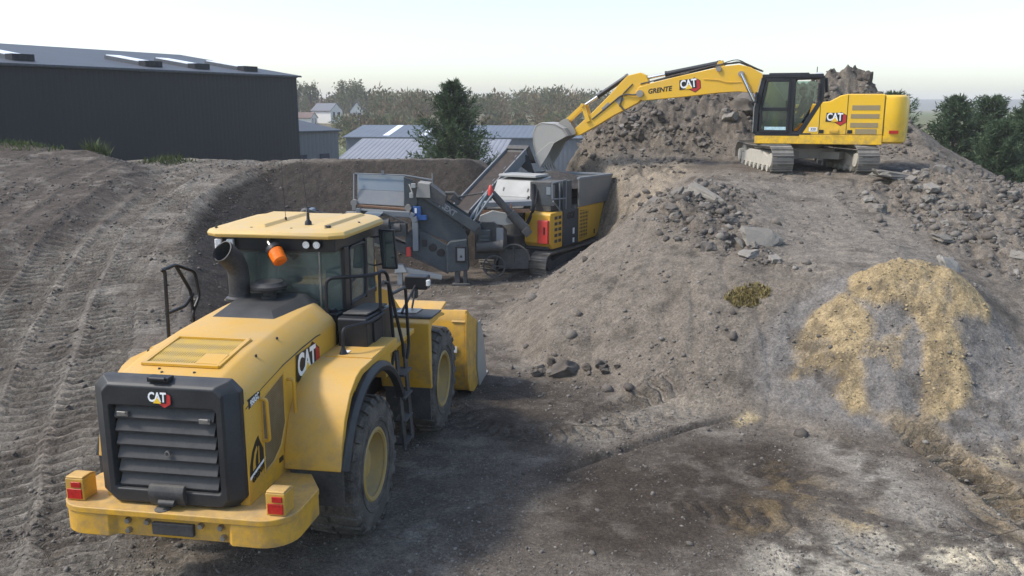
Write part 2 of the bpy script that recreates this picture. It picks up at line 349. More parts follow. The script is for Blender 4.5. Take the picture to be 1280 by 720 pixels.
rub_a = soft_poly(wx, wy, [(2.0, 31.3), (2.6, 29.8), (5.6, 29.3), (8.6, 30.0), (13, 29.5), (14, 31), (11.5, 33), (4, 33)], .4)            # broken slabs high on the heap
rub_b = soft_poly(wx, wy, [(3.2, 19.8), (3.8, 18.4), (4.7, 16.6), (5.5, 16.2), (5.2, 18.5), (5.4, 22.5), (4.0, 23.0)], .4)               # under the excavator's left
rub_c = soft_poly(wx, wy, [(8.6, 22.8), (9.2, 17.8), (9.5, 15.2), (14.5, 15.5), (17, 24.5), (11.5, 24.3)], .6)                              # right flank
bench = soft_poly(wx, wy, [(2.2, 29.3), (2.4, 27), (3.4, 26), (5.4, 25.6), (5.6, 29)], .3)
ramp_r = soft_poly(wx, wy, [(5.4, 23.6), (5.2, 17.5), (5.6, 15.8), (8.6, 15.6), (8.8, 19), (8.9, 23)], .4)
yard = (1 - np.maximum(np.maximum(heap, slope), np.maximum(bank, 0))) * near
rough = np.clip(np.maximum.reduce([rub_a, rub_b * .9, rub_c * .8, heap * .35, slope * .16]), 0, 1) * near
d1 = np.abs(fbm(GX, GY, 1.1, 4, 21, .55)); d2 = fbm(GX, GY, 3.2, 4, 33, .6); d3 = fbm(GX, GY, 9, 3, 44, .6)
Z = Z + rough * (.24 * (d1 - .22) + .17 * d2 + .08 * d3) + near * (.025 * fbm(GX, GY, .6, 3, 3) + .010 * fbm(GX, GY, 4, 3, 8))
Z += .24 * np.exp(-((GX - 6.95) / 1.0) ** 2 - ((GY - 14.75) / .55) ** 2) * near
Z += (.40 + .16 * d2) * np.exp(-(np.abs((GX - 12.15) / .78) ** 3) - ((GY - 31.9) / .6) ** 2) * near + .18 * np.exp(-((GX - 11.3) / .6) ** 2 - ((GY - 31.9) / .6) ** 2) * near
gul = np.abs(fbm(GX * 1.6 + GY * .35, GY * .35, .9, 3, 61)); Z -= near * .09 * bench * sstep(.16, .0, gul)
Z -= near * (1 - ramp_r) * slope * .045 * sstep(.13, 0, np.abs(fbm(GX * 1.1 - GY * .25, GY * .22, .8, 3, 71)))
RAMPC = [(-4.3, 5.5), (-5.0, 8.5), (-5.75, 10.2), (-6.5, 12.2), (-7.45, 15), (-8.6, 18.4), (-9.4, 21.8), (-9.75, 25.2), (-9.75, 28.2), (-8.6, 30.9), (-6, 32.6), (-2, 33.2)]
ramp0 = sstep(4.4, 3.2, np.abs(seg_dist(GX, GY, smooth_line(RAMPC))[1] - 2.2)) * near
lft = soft_poly(wx, wy, [(-10.9, 17.5), (-10.75, 20.5), (-10.45, 23.5), (-10.6, 26), (-11.6, 28.5), (-14, 30), (-40, 30), (-40, 14), (-12.2, 15)], .45) * near
Z += .40 * soft_poly(wx, wy, [(-11.3, 17.5), (-11.2, 20.5), (-10.9, 23.5), (-11.0, 26), (-12, 28.5), (-14, 30), (-40, 30), (-40, 14), (-13, 15)], .8) * near
Z += mound * near * (.07 * fbm(GX, GY, 2.6, 4, 81) + .02 * d3) + bank * near * (1 - .75 * ramp0) * (.03 * d2 + .02 * d3) + near * (.022 * slope + .03 * heap + .010 * bank) * fbm(GX, GY, 14, 3, 86, .6)
# wheel and track prints: lanes with an arc length and an offset the tread pattern follows
TU = np.zeros(GX.shape); TV = np.zeros(GX.shape); TS = np.zeros(GX.shape); TW = np.zeros(GX.shape)
def lane(pts, off, w, strength, depth, warp=.0, brk=.35, seed=1, per=.235, bars=.030):
    q = np.array(pts); m_ = abs(off) + w + .6
    j0, j1 = np.searchsorted(XS, [q[:, 0].min() - m_, q[:, 0].max() + m_]); i0, i1 = np.searchsorted(YS, [q[:, 1].min() - m_, q[:, 1].max() + m_]); sl_ = (slice(i0, i1), slice(j0, j1))
    gx_, gy_ = GX[sl_], GY[sl_]; nr = near[sl_]
    D, S, U = seg_dist(gx_, gy_, smooth_line(pts)); v = S - off + .12 * fbm(gx_, gy_, .4, 2, seed)
    prof = sstep(w / 2 + .05, w / 2 - .08, np.abs(v)) * nr
    end = sstep(0, .8, U) * sstep(0, .8, U.max() - U)
    brkm = sstep(-brk, .25, fbm(gx_, gy_, .8, 3, seed + 50))
    s = prof * end * brkm * strength * (1 - .85 * lft[sl_]); m = s > TS[sl_]
    uu = U + warp * np.abs(v) + .025 * fbm(gx_, gy_, 2.5, 2, seed + 9)
    TU[sl_] = np.where(m, uu, TU[sl_]); TV[sl_] = np.where(m, v / (w / 2), TV[sl_]); TS[sl_] = np.where(m, s, TS[sl_])
    tri = np.abs((uu / per) % 1.0 - .5) * 2
    cut = sstep(.35, .62, tri) * (.7 + .5 * fbm(gx_, gy_, 3, 2, seed + 21))
    Z[sl_] += np.where(m, -bars * s * cut, 0) - depth * prof * end + depth * .35 * (1 + fbm(gx_, gy_, .9, 2, seed + 7)) * sstep(.16, .0, np.abs(np.abs(v) - w / 2 - .06)) * end * nr
RAMPC = [(-4.3, 5.5), (-5.0, 8.5), (-5.75, 10.2), (-6.5, 12.2), (-7.45, 15), (-8.6, 18.4), (-9.4, 21.8), (-9.75, 25.2), (-9.75, 28.2), (-8.6, 30.9), (-6, 32.6), (-2, 33.2)]
for k, (o, w, st_, dp) in enumerate([(-1.05, .75, .55, .02), (-.25, .8, .85, .03), (.62, .7, .7, .03), (1.5, .8, .9, .03), (2.4, .8, .75, .03), (3.3, .8, .8, .03), (4.3, .8, .6, .02), (5.4, .8, .5, .02)]):
    lane(RAMPC, o, w, min(1, st_ * 1.25), dp, .25 if k % 2 else -.2, .8, 100 + k, bars=.075)
for k, (pts, w, st_, dp) in enumerate([
    ([(5.7, 12.6), (6.01, 11.86), (6.14, 11.2), (6.25, 10.59), (6.36, 9.6), (6.6, 7.8)], .60, 1.0, .05),
    ([(.9, 12.4), (1.54, 13.3), (2.15, 13.95), (3.1, 14.2)], .5, 1.0, .03),
    ([(-.3, 11.8), (1.5, 12.6), (3.4, 13.4)], .5, .5, .02),
    ([(-2.2, 16.5), (-1.2, 13.5), (0, 12.2), (2.6, 12.9)], .6, .5, .02),
    ([(7.5, 7.4), (5.2, 8.6), (3.2, 9.6), (1.4, 9.9)], .62, .6, .015),
    ([(7.5, 8.3), (5.4, 9.5), (4.0, 10.4), (3.1, 11.8)], .6, .4, .015),
    ([(2.0, 6.6), (3.2, 8.4), (4.6, 9.2), (7.6, 10.6)], .6, .45, .012),
    ([(-7, 5.5), (-4.6, 7.6), (-1.5, 8.0), (1, 7)], .7, .5, .015),
    ([(-9, 8.5), (-6.8, 9.6), (-5.2, 9.8), (-4, 7)], .7, .6, .015),
    ([(6.3, 23.6), (6.5, 20), (6.3, 17.2)], .5, .4, .015), ([(8.3, 23.4), (8.3, 20), (8.0, 17)], .5, .4, .02),
    ([(.4, 10.85), (1.62, 11.86), (2.54, 12.45), (3.9, 13.3)], .14, .0, .08)]):
    lane(pts, 0, w, st_, dp, .3 if k % 2 else -.35, 4. if k == 0 else .6, 300 + k, **(dict(per=.30, bars=.12) if k == 0 else dict(bars=.045)))
# fine ground colour, mostly from the kinds of soil that lie there
def mixc(c, new, f): return c + (np.array(new) - c) * f[..., None]
n1 = fbm(GX, GY, .5, 4, 201); n2 = fbm(GX, GY, 1.7, 4, 202, .6); n3 = fbm(GX, GY, 6, 3, 203)
C = np.zeros(GX.shape + (3,)) + np.array((.150, .128, .106))
C = mixc(C, (.205, .178, .15), sstep(-.1, .5, n1 + .4 * n2) * .6)
C = mixc(C, (.105, .088, .072), sstep(.05, .5, -n1 + .5 * n2) * .55)
rampl = sstep(4.2, 3.0, np.abs(seg_dist(GX, GY, smooth_line(RAMPC))[1] - 2.2)) * near
C = mixc(C, (.235, .215, .185), rampl * .75 * sstep(-.5, .4, n2))
C = mixc(C, (.29, .262, .22), rampl * .5 * sstep(.05, .4, fbm(GX, GY, .9, 3, 207)))
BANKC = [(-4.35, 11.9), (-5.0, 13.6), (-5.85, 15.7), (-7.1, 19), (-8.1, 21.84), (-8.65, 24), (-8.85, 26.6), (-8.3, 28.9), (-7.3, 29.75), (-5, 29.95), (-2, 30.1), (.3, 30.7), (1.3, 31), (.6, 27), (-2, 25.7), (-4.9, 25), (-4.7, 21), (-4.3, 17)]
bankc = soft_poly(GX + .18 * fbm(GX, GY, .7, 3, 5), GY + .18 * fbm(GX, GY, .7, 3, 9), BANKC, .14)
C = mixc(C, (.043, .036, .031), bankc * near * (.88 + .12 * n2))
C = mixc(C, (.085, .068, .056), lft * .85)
hs = np.maximum(heap, slope) * near
C = mixc(C, (.20, .175, .145), hs * .75)
C = mixc(C, (.30, .255, .195), bench * near * (.6 + .4 * n2))
C = mixc(C, (.23, .205, .175), ramp_r * near * .8)
C = mixc(C, (.115, .098, .082), np.clip(rub_a + rub_b, 0, 1) * near * sstep(-.35, .35, n2 + .3 * n1) * .75)
C = mixc(C, (.21, .19, .165), rub_c * near * sstep(-.1, .4, n2) * .6)
C = mixc(C, (.075, .063, .053), soft_poly(wx, wy, [(10.6, 27.6), (13.5, 26.7), (15.6, 25.2), (14, 25.0), (11.5, 25.0), (10.6, 25.6)], .4) * near * .8)  # darker strip of ground right of the excavator
C = mixc(C, (.19, .18, .17), mound * near * .9)
sx_ = GX + .10 * fbm(GX, GY, 1.6, 3, 211); sy_ = GY + .10 * fbm(GX, GY, 1.6, 3, 212)
SAND_A = [(5.96, 15.23), (6.41, 15.09), (7.03, 15.07), (7.75, 15.22), (7.94, 14.72), (8.12, 14.2), (7.86, 13.91), (7.49, 14.07), (7.21, 13.84), (7.18, 13.33), (6.91, 12.55), (6.45, 12.16), (6.16, 12.27), (6.35, 13.02), (6.62, 13.47), (6.69, 13.89), (6.52, 14.30), (6.13, 14.30), (5.8, 14.69)]
SAND_B = [(5.8, 14.69), (5.67, 14.91), (5.32, 14.86), (4.97, 14.49), (4.53, 13.52), (5.04, 13.52), (5.21, 13.34), (5.09, 12.82), (5.06, 12.47), (5.4, 12.56), (5.51, 13.06), (5.77, 13.76), (5.98, 14.12), (5.89, 14.35)]
sandm = np.maximum(soft_poly(sx_, sy_, SAND_A, .10), soft_poly(sx_, sy_, SAND_B, .12) * .9) * near
sandm = np.clip(sandm * 1.2 - .3 * sstep(.05, .45, fbm(GX, GY, 6, 4, 218, .65)) - .5 * sstep(.15, .5, fbm(GX, GY, 1.9, 4, 215, .6)) , 0, 1)
sandm = np.maximum(sandm, .45 * sstep(.25, .5, fbm(GX, GY, 2.4, 3, 216)) * soft_poly(sx_, sy_, [(5.2, 14.7), (7.6, 14.8), (6.9, 12.4), (5.3, 12.7)], .2))
Z += sandm * near * (.03 + .03 * fbm(GX, GY, 5, 3, 217) + .02 * d3)
C = mixc(C, (.37, .285, .16), np.clip(sandm * 1.15, 0, 1) * (.92 + .08 * n3)); C = mixc(C, (.46, .365, .21), sandm * sstep(.1, .5, n2 + .3 * n3) * .5)
n4 = fbm(GX, GY, 2.6, 5, 221, .62)
wet = np.maximum(soft_poly(wx, wy, [(0.0, 11.22), (0.69, 11.89), (1.62, 11.86), (2.63, 12.32), (3.87, 12.48), (4.08, 11.62), (3.75, 10.3), (3.01, 9.47), (2.14, 8.92), (1.31, 8.71), (0.71, 8.89), (0.38, 9.65)], .45),
    .9 * soft_poly(wx, wy, [(-1.08, 14.03), (-0.29, 15.33), (0.85, 14.84), (1.59, 13.76), (0.98, 12.65), (0.0, 11.92), (-0.84, 12.38)], .5))
wetm = np.clip(wet * near * sstep(-.30, .06, n4 + .5 * n1 + .12), 0, 1)
C = mixc(C, (.055, .043, .033), wetm * .85)
C = mixc(C, (.20, .145, .075), soft_poly(wx, wy, [(3.56, 11.37), (4.03, 10.82), (3.48, 9.47), (2.89, 9.07), (2.44, 9.47)], .35) * near * sstep(-.15, .2, n4) * .75)
pale = soft_poly(wx, wy, [(2.58, 8.89), (3.33, 9.28), (4.02, 9.65), (4.51, 9.55), (5.25, 9.43), (6.2, 8.89), (7.5, 8.0), (7, 6), (2.0, 6)], .3)
C = mixc(C, (.50, .46, .38), pale * near * sstep(-.55, -.05, n4 + .1 * n3) * .72)
C = mixc(C, (.66, .58, .42), soft_poly(wx, wy, [(4.27, 9.56), (4.65, 9.56), (5.6, 8.80), (5.9, 8.3), (4.56, 8.66)], .18) * near * sstep(-.3, .1, n4) * .8)
C = mixc(C, (.44, .32, .13), soft_poly(wx, wy, [(3.81, 9.87), (4.39, 10.11), (4.46, 9.56), (3.93, 9.4)], .15) * near * sstep(-.2, .1, n4) * .7)
C = mixc(C, (.46, .39, .26), soft_poly(wx, wy, [(6.38, 11.69), (8.2, 11.55), (8.2, 10.8), (6.51, 11.18)], .15) * near * sstep(-.3, .1, n4) * .8)
C = mixc(C, (.48, .39, .23), soft_poly(wx, wy, [(3.3, 13.12), (3.71, 13.30), (3.85, 13.1), (3.4, 12.86)], .10) * near * .85)
C = mixc(C, (.36, .335, .29), soft_poly(wx, wy, [(4.42, 12.3), (4.85, 11.86), (5.3, 10.54), (5.6, 9.74), (4.7, 9.68), (4.45, 10.79)], .25) * near * sstep(-.6, -.1, n4) * .65)
RUTC = soft_poly(wx, wy, [(5.5, 12.4), (6.2, 12.2), (6.75, 10.6), (7.2, 8.2), (5.9, 8.2), (5.85, 10.0), (5.75, 11.4)], .15) * near
C = mixc(C, (.27, .215, .14), RUTC * .8)
C = mixc(C, (.30, .265, .215), soft_poly(wx, wy, [(.62, 12.87), (2.02, 14.01), (3.2, 13.93), (3.41, 13.66), (2.37, 12.9), (.93, 11.99)], .25) * near * sstep(-.25, .15, n4) * .65)
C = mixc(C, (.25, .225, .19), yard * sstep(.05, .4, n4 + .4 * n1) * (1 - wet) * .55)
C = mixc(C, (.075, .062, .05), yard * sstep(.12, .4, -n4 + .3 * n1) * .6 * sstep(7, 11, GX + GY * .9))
C = mixc(C, (.07, .06, .05), hs * sstep(.22, .45, -fbm(GX, GY, 1.5, 4, 231, .6)) * .5)
# the country beyond: a dip with sheds, meadow, a rise, a far wooded ridge
far = 1 - near
dist = np.hypot(GX, GY)
dip = sstep(45, 75, GY) * sstep(230, 150, GY) * sstep(20, -5, GX)
Zf = -3.6 * dip + 1.6 * sstep(150, 330, GY) * sstep(60, -60, GX) + 1.8 * sstep(120, 420, GY) * sstep(-60, 60, GX)
ridge = sstep(1350, 1900, GY + .1 * GX) * (21 + 3.5 * fbm(GX, GY, .0016, 3, 91) + 1.2 * fbm(GX, GY, .02, 2, 93))
Z = Z + Zf * (1 - near) + ridge
C = np.where((far > .5)[..., None], mixc(np.zeros_like(C) + np.array((.12, .145, .055)), (.16, .14, .08), sstep(-.1, .3, fbm(GX, GY, .01, 3, 95))), C)
C = np.where((GY > 1250)[..., None], mixc(np.zeros_like(C) + np.array((.035, .050, .026)), (.06, .065, .035), sstep(-.2, .3, fbm(GX, GY, .012, 3, 97))), C)
C *= np.array((.82, .795, .745))
C = C * (1 + .10 * fbm(GX, GY, 11, 3, 401))[..., None]
STONE = np.clip(.35 * near + .4 * slope + .5 * heap + .3 * yard + .2 * rampl - .5 * sandm - .35 * wet, 0, 1)

dzx = np.gradient(Z, XS, axis=1); dzy = np.gradient(Z, YS, axis=0)
NRM = np.stack([-dzx, -dzy, np.ones_like(Z)], -1); NRM /= np.linalg.norm(NRM, axis=-1, keepdims=True)
def ground_z(x, y):
    i = min(max(np.searchsorted(YS, y) - 1, 0), len(YS) - 2); j = min(max(np.searchsorted(XS, x) - 1, 0), len(XS) - 2)
    tx = (x - XS[j]) / (XS[j + 1] - XS[j]); ty = (y - YS[i]) / (YS[i + 1] - YS[i])
    return float((Z[i, j] * (1 - tx) + Z[i, j + 1] * tx) * (1 - ty) + (Z[i + 1, j] * (1 - tx) + Z[i + 1, j + 1] * tx) * ty)

def soil_material():
    k = NT('soil and gravel'); v = k.obj()
    base = k.attr('soil').outputs['Color']; tu = k.attr('tread_u').outputs['Fac']; tv = k.attr('tread_v').outputs['Fac']; ts = k.attr('tread_s').outputs['Fac']; stn = k.attr('stones').outputs['Fac']
    a = k.noise(v, 3.5, 8, .68); b = k.noise(v, 22, 6, .7); c = k.noise(v, 110, 3, .7)
    vo = k.n('ShaderNodeTexVoronoi'); vo.inputs['Scale'].default_value = 26; k.l(v, vo.inputs['Vector'])
    vo2 = k.n('ShaderNodeTexVoronoi'); vo2.inputs['Scale'].default_value = 9; k.l(v, vo2.inputs['Vector'])
    col = k.mix(1.0, base, k.ramp(a, [(.28, .62), (.5, 1.0), (.74, 1.34)]), 'MULTIPLY')
    col = k.mix(1.0, col, k.ramp(b, [(.25, .45), (.5, 1.0), (.75, 1.6)]), 'MULTIPLY')
    col = k.mix(1.0, col, k.ramp(c, [(.3, .38), (.7, 1.75)]), 'MULTIPLY')
    sv = k.n('ShaderNodeSeparateColor'); k.l(vo.outputs['Color'], sv.inputs[0])
    pick = k.math('MULTIPLY', k.math('GREATER_THAN', sv.outputs[0], .90), k.math('LESS_THAN', vo.outputs['Distance'], .42))
    pick = k.math('MULTIPLY', pick, stn)
    peb = k.ramp(sv.outputs[1], [(0, (.05, .046, .04)), (.5, (.13, .118, .10)), (1, (.27, .25, .22))])
    col = k.mix(k.math('MULTIPLY', pick, .8), col, peb)
    sv2 = k.n('ShaderNodeSeparateColor'); k.l(vo2.outputs['Color'], sv2.inputs[0])
    pick2 = k.math('MULTIPLY', k.math('MULTIPLY', k.math('GREATER_THAN', sv2.outputs[0], .95), k.math('LESS_THAN', vo2.outputs['Distance'], .3)), stn)
    col = k.mix(k.math('MULTIPLY', pick2, .7), col, peb)
    # tread bars
    ph = k.math('MULTIPLY', k.math('ADD', tu, k.math('MULTIPLY', b, .05)), 1 / .235)
    tri = k.math('PINGPONG', ph, .5)
    barh = k.ramp(tri, [(.08, 0), (.22, .75), (.42, 1), (.5, .9)])
    barh = k.math('MULTIPLY', k.math('MULTIPLY', barh, ts), k.ramp(a, [(.3, .3), (.6, 1)]))
    h = k.math('ADD', k.math('MULTIPLY', a, .05), k.math('MULTIPLY', b, .022)); h = k.math('ADD', h, k.math('MULTIPLY', c, .010))
    h = k.math('ADD', h, k.math('MULTIPLY', pick, .012)); h = k.math('ADD', h, k.math('MULTIPLY', pick2, .03))
    h = k.math('ADD', h, k.math('MULTIPLY', barh, .16))
    return k.set(Base_Color=col, Roughness=.95, Specular_IOR_Level=.15, Normal=k.bump(h, .9, 1.0))
M['soil'] = soil_material()

def sheet(name, mask):
    nx = len(XS); idx = -np.ones(GX.size, np.int64)
    ii, jj = np.nonzero(mask); q = np.stack([ii * nx + jj, ii * nx + jj + 1, (ii + 1) * nx + jj + 1, (ii + 1) * nx + jj], 1)
    used = np.unique(q); idx[used] = np.arange(len(used)); q = idx[q]
    me = bpy.data.meshes.new(name); me.vertices.add(len(used)); me.loops.add(q.size); me.polygons.add(len(q))
    co = np.stack([GX.ravel()[used], GY.ravel()[used], Z.ravel()[used]], 1)
    me.vertices.foreach_set('co', co.astype(np.float32).ravel()); me.loops.foreach_set('vertex_index', q.astype(np.int32).ravel())
    me.polygons.foreach_set('loop_start', np.arange(0, q.size, 4, dtype=np.int32)); me.polygons.foreach_set('use_smooth', np.ones(len(q), bool))
    me.update(calc_edges=True); me.validate()
    ca = me.attributes.new('soil', 'FLOAT_COLOR', 'POINT'); ca.data.foreach_set('color', np.concatenate([C.reshape(-1, 3)[used], np.ones((len(used), 1))], 1).astype(np.float32).ravel())
    for nm, arr in (('tread_u', TU), ('tread_v', TV), ('tread_s', TS), ('stones', STONE)):
        at = me.attributes.new(nm, 'FLOAT', 'POINT'); at.data.foreach_set('value', arr.ravel()[used].astype(np.float32))
    me.normals_split_custom_set_from_vertices(NRM.reshape(-1, 3)[used].astype(np.float32))
    me.materials.append(M['soil'])
    o = bpy.data.objects.new(name, me); COL.objects.link(o); return o
fx = (GX[:-1, :-1] + GX[1:, 1:]) / 2; fy = (GY[:-1, :-1] + GY[1:, 1:]) / 2
m_mound = inside(fx, fy, MOUND); m_heap = inside(fx, fy, HEAP) & ~m_mound; m_slope = inside(fx, fy, SLOPE) & ~m_mound & ~m_heap; m_bank = inside(fx, fy, BANK) & ~m_heap & ~m_slope
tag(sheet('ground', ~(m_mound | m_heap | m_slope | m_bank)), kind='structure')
tag(sheet('terrain_slope', m_slope), 'grey earth slope climbing from the yard to the excavator', kind='structure')
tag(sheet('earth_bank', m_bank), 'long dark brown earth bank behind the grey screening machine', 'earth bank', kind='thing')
tag(sheet('sand_mound', m_mound), 'grey mound with yellow sand spilled over its top and sides', 'mound', kind='thing')
tag(sheet('spoil_heap', m_heap), 'tall heap of brown earth and broken slabs behind the excavator boom', 'heap', kind='thing')
# ================================================================ buildings, trees and country behind
def clad(name, col, per=.2, axis='X', strength=.6, rough=.45, var=.1):
    """ribbed sheet metal"""
    k = NT(name); v = k.obj(); sp = k.n('ShaderNodeSeparateXYZ'); k.l(v, sp.inputs[0])
    h = k.math('PINGPONG', k.math('MULTIPLY', sp.outputs['XYZ'.index(axis)], 1 / per), .5)
    h = k.ramp(h, [(.12, 0), (.25, 1)]); n = k.noise(v, .5, 5, .6)
    c = k.mix(k.ramp(n, [(.3, 0), (.75, 1)]), tuple(x * (1 - var) for x in col), tuple(x * (1 + var) for x in col))
    return k.set(Base_Color=c, Roughness=rough, Specular_IOR_Level=.35, Normal=k.bump(h, strength, .04))
M['wall_dark'] = clad('anthracite cladding', (.0135, .0145, .017), .33, 'X', .35, .6)
M['roof_grey'] = clad('grey sheet roof', (.070, .076, .085), .5, 'X', .5, .6)
M['wall_grey'] = clad('light grey cladding', (.13, .135, .145), .4, 'X', .4)
M['wall_blue'] = clad('blue grey cladding', (.105, .12, .14), .5, 'X', .4)
M['roof_blue'] = clad('blue grey roof sheets', (.12, .138, .16), .6, 'X', .5, .6)
M['roof_tin'] = clad('pale corrugated roof', (.22, .225, .24), .45, 'X', 1.0, .6)
M['skypane'] = plain('translucent roof sheet', (.80, .82, .82), .35)
M['render_white'] = plain('white render', (.72, .70, .64), .8)
M['tile_brown'] = plain('roof tiles', (.16, .11, .09), .8)
M['slate'] = plain('slate roof', (.13, .135, .15), .7)
M['dark_open'] = plain('dark pane', (.02, .03, .06), .2)

def shed(name, label, A, B, depth, z0, eave, rise, mw, mr, pitch='gable', cat='building'):
    """A,B: the near wall's two ends (x,y); the building lies on the far side; local x runs along the wall"""
    dx, dy = B[0] - A[0], B[1] - A[1]; L = math.hypot(dx, dy)
    o = empty(name, (A[0], A[1], z0), math.atan2(dy, dx)); tag(o, label, cat)
    h = eave - z0; r = rise
    w = MB().prism([(0, 0), (depth, 0), (depth, h), (depth / 2, h + r), (0, h)], 0, L, 'x') if pitch == 'gable' else MB().prism([(0, 0), (depth, 0), (depth, h + r), (0, h)], 0, L, 'x')
    w.build('wall', mw, o, smooth=0)
    rf = MB(); t = .12; e = .25
    if pitch == 'gable':
        s = r / (depth / 2)
        rf.prism([(-e, h - e * s + .01), (depth / 2, h + r + .01), (depth / 2, h + r + t), (-e, h - e * s + t)], -e, L + e, 'x')
        rf.prism([(depth / 2 + .002, h + r + .01), (depth + e, h - e * s + .01), (depth + e, h - e * s + t), (depth / 2 + .002, h + r + t)], -e, L + e, 'x')
    else:
        s = r / depth
        rf.prism([(-e, h - e * s + .01), (depth + e, h + r + e * s + .01), (depth + e, h + r + e * s + t), (-e, h - e * s + t)], -e, L + e, 'x')
    rf.build('roof', mr, o, smooth=0)
    return o, L, h
# the dark hall on the left
A, Bp = (-36.0, 26.0), (-15.05, 62.6)
hall, L, h = shed('warehouse', 'large dark grey warehouse with a pale metal roof above the earth bank', A, Bp, 24, .5, 6.95, 1.75, M['wall_dark'], M['roof_grey'])
s = 1.75 / 12
for x in (22.7, 30.7, 34.3, 38.4):
    sky_ = MB().prism([(1.7, h + 1.7 * s + .11), (4.8, h + 4.8 * s + .11), (4.8, h + 4.8 * s + .35), (1.7, h + 1.7 * s + .35)], x, x + 1.1, 'x').build('skylight', M['roof_grey'], hall, smooth=0)
    MB().prism([(1.75, h + 1.75 * s + .352), (4.7, h + 4.7 * s + .352), (4.7, h + 4.7 * s + .40), (1.75, h + 1.75 * s + .40)], x + .06, x + 1.04, 'x').build('pane', M['skypane'], sky_, smooth=0)
    MB().box((x + .55, 1.3, h + 1.3 * s + .27), (1.2, .6, .34)).build('vent', M['wall_dark'], sky_, smooth=0)
MB().bar((0, -.05, h + .02), (L, -.05, h + .02), .12, .16).build('gutter', M['roof_grey'], hall, smooth=0)
ant = MB().tube([(22, 11.9, h + 1.7), (22, 11.9, h + 3.2)], .03, 6).tube([(21.7, 11.9, h + 2.9), (22.3, 11.9, h + 2.9)], .02, 5).build('aerial', M['steel'], hall)
# smaller sheds beyond
annex, La, ha = shed('workshop', 'small grey workshop with a low gabled roof beside the dark warehouse', (-16.5, 66), (-13.75, 70), 12, -2.5, 3.05, .9, M['wall_grey'], M['roof_grey'])
for x in (1.0, 3.3): 
    f = MB().box((x, -.03, ha - 2.2), (.95, .06, 1.0)).build('window', M['dark_open'], annex, smooth=0)
def gable_end(name, label, A, B, depth, z0, eave, rise, mw, mr):
    """building whose gable faces the camera: wall A-B is the gable"""
    dx, dy = B[0] - A[0], B[1] - A[1]; L = math.hypot(dx, dy); o = empty(name, (A[0], A[1], z0), math.atan2(dy, dx)); tag(o, label, 'building'); h = eave - z0
    MB().prism([(0, 0), (L, 0), (L, h), (L / 2, h + rise), (0, h)], 0, depth, 'y').build('wall', mw, o, smooth=0)
    MB().prism([(-.3, h - .3 * rise * 2 / L), (L / 2, h + rise + .01), (L + .3, h - .3 * rise * 2 / L), (L + .3, h + .15), (L / 2, h + rise + .17), (-.3, h + .15)], -.2, depth, 'y').build('roof', mr, o, smooth=0)
    return o
s1, L1, h1 = shed('long_shed', 'long blue grey shed with white roof strips behind the conifer', (-19, 101), (24, 95), 15, -4, 1.55, 1.15, M['wall_blue'], M['roof_blue'])
for i, x in enumerate((4.2, 8.5, 12.6, 27.5, 31.5, 35.5)):
    sg = 1.15 / 7.5
    MB().prism([(.6, h1 + .6 * sg + .125), (7.2, h1 + 7.2 * sg + .125), (7.2, h1 + 7.2 * sg + .15), (.6, h1 + .6 * sg + .15)], x, x + .75, 'x').build('roof_strip', M['skypane'], s1, smooth=0)
s2, L2, h2 = shed('low_shed', 'low shed with a pale corrugated roof just beyond the earth bank', (-15.5, 76), (-1.6, 74), 9, -4, -.1, 1.9, M['wall_grey'], M['roof_tin'], 'mono')
# houses on the wooded rise
def house(name, label, x, y, z, w, d, h, rise, mr, rz=0, chim=True):
    o = empty(name, (x, y, z), rz); tag(o, label, 'house')
    MB().prism([(-w / 2, -3), (w / 2, -3), (w / 2, h), (0, h + rise), (-w / 2, h)], -d / 2, d / 2, 'y').build('wall', M['render_white'], o, smooth=0)
    r = MB(); r.plate([(-w / 2 - .3, -d / 2 - .2, h - .2), (0, -d / 2 - .2, h + rise + .05), (0, d / 2 + .2, h + rise + .05), (-w / 2 - .3, d / 2 + .2, h - .2)], .15)
    r.plate([(0, -d / 2 - .2, h + rise + .05), (w / 2 + .3, -d / 2 - .2, h - .2), (w / 2 + .3, d / 2 + .2, h - .2), (0, d / 2 + .2, h + rise + .05)], .15)
    rf = r.build('roof', mr, o, smooth=0)
    if chim: MB().box((0.2, d * .35, h + rise + .5), (.6, .6, 1.3)).build('chimney', M['tile_brown'], rf, smooth=0)
    for x_ in (-w * .22, w * .22): MB().box((x_, -d / 2 - .02, h * .5), (.8, .05, 1.2)).build('window', M['dark_open'], o, smooth=0)
house('house', 'white house with a slate roof and gable among the bare trees', -50.5, 243, 2.2, 5, 6.5, 2.0, 1.8, M['slate'], R(62))
house('house', 'small white gabled house standing rightmost among the bare trees', -42.8, 246, 2.0, 3.6, 6, 2.0, 2.3, M['slate'], R(8))
house('house', 'low pale house with a brown roof, lowest on the wooded rise', -55.0, 236, .9, 5.5, 5, 1.5, 1.2, M['tile_brown'], R(85), False)

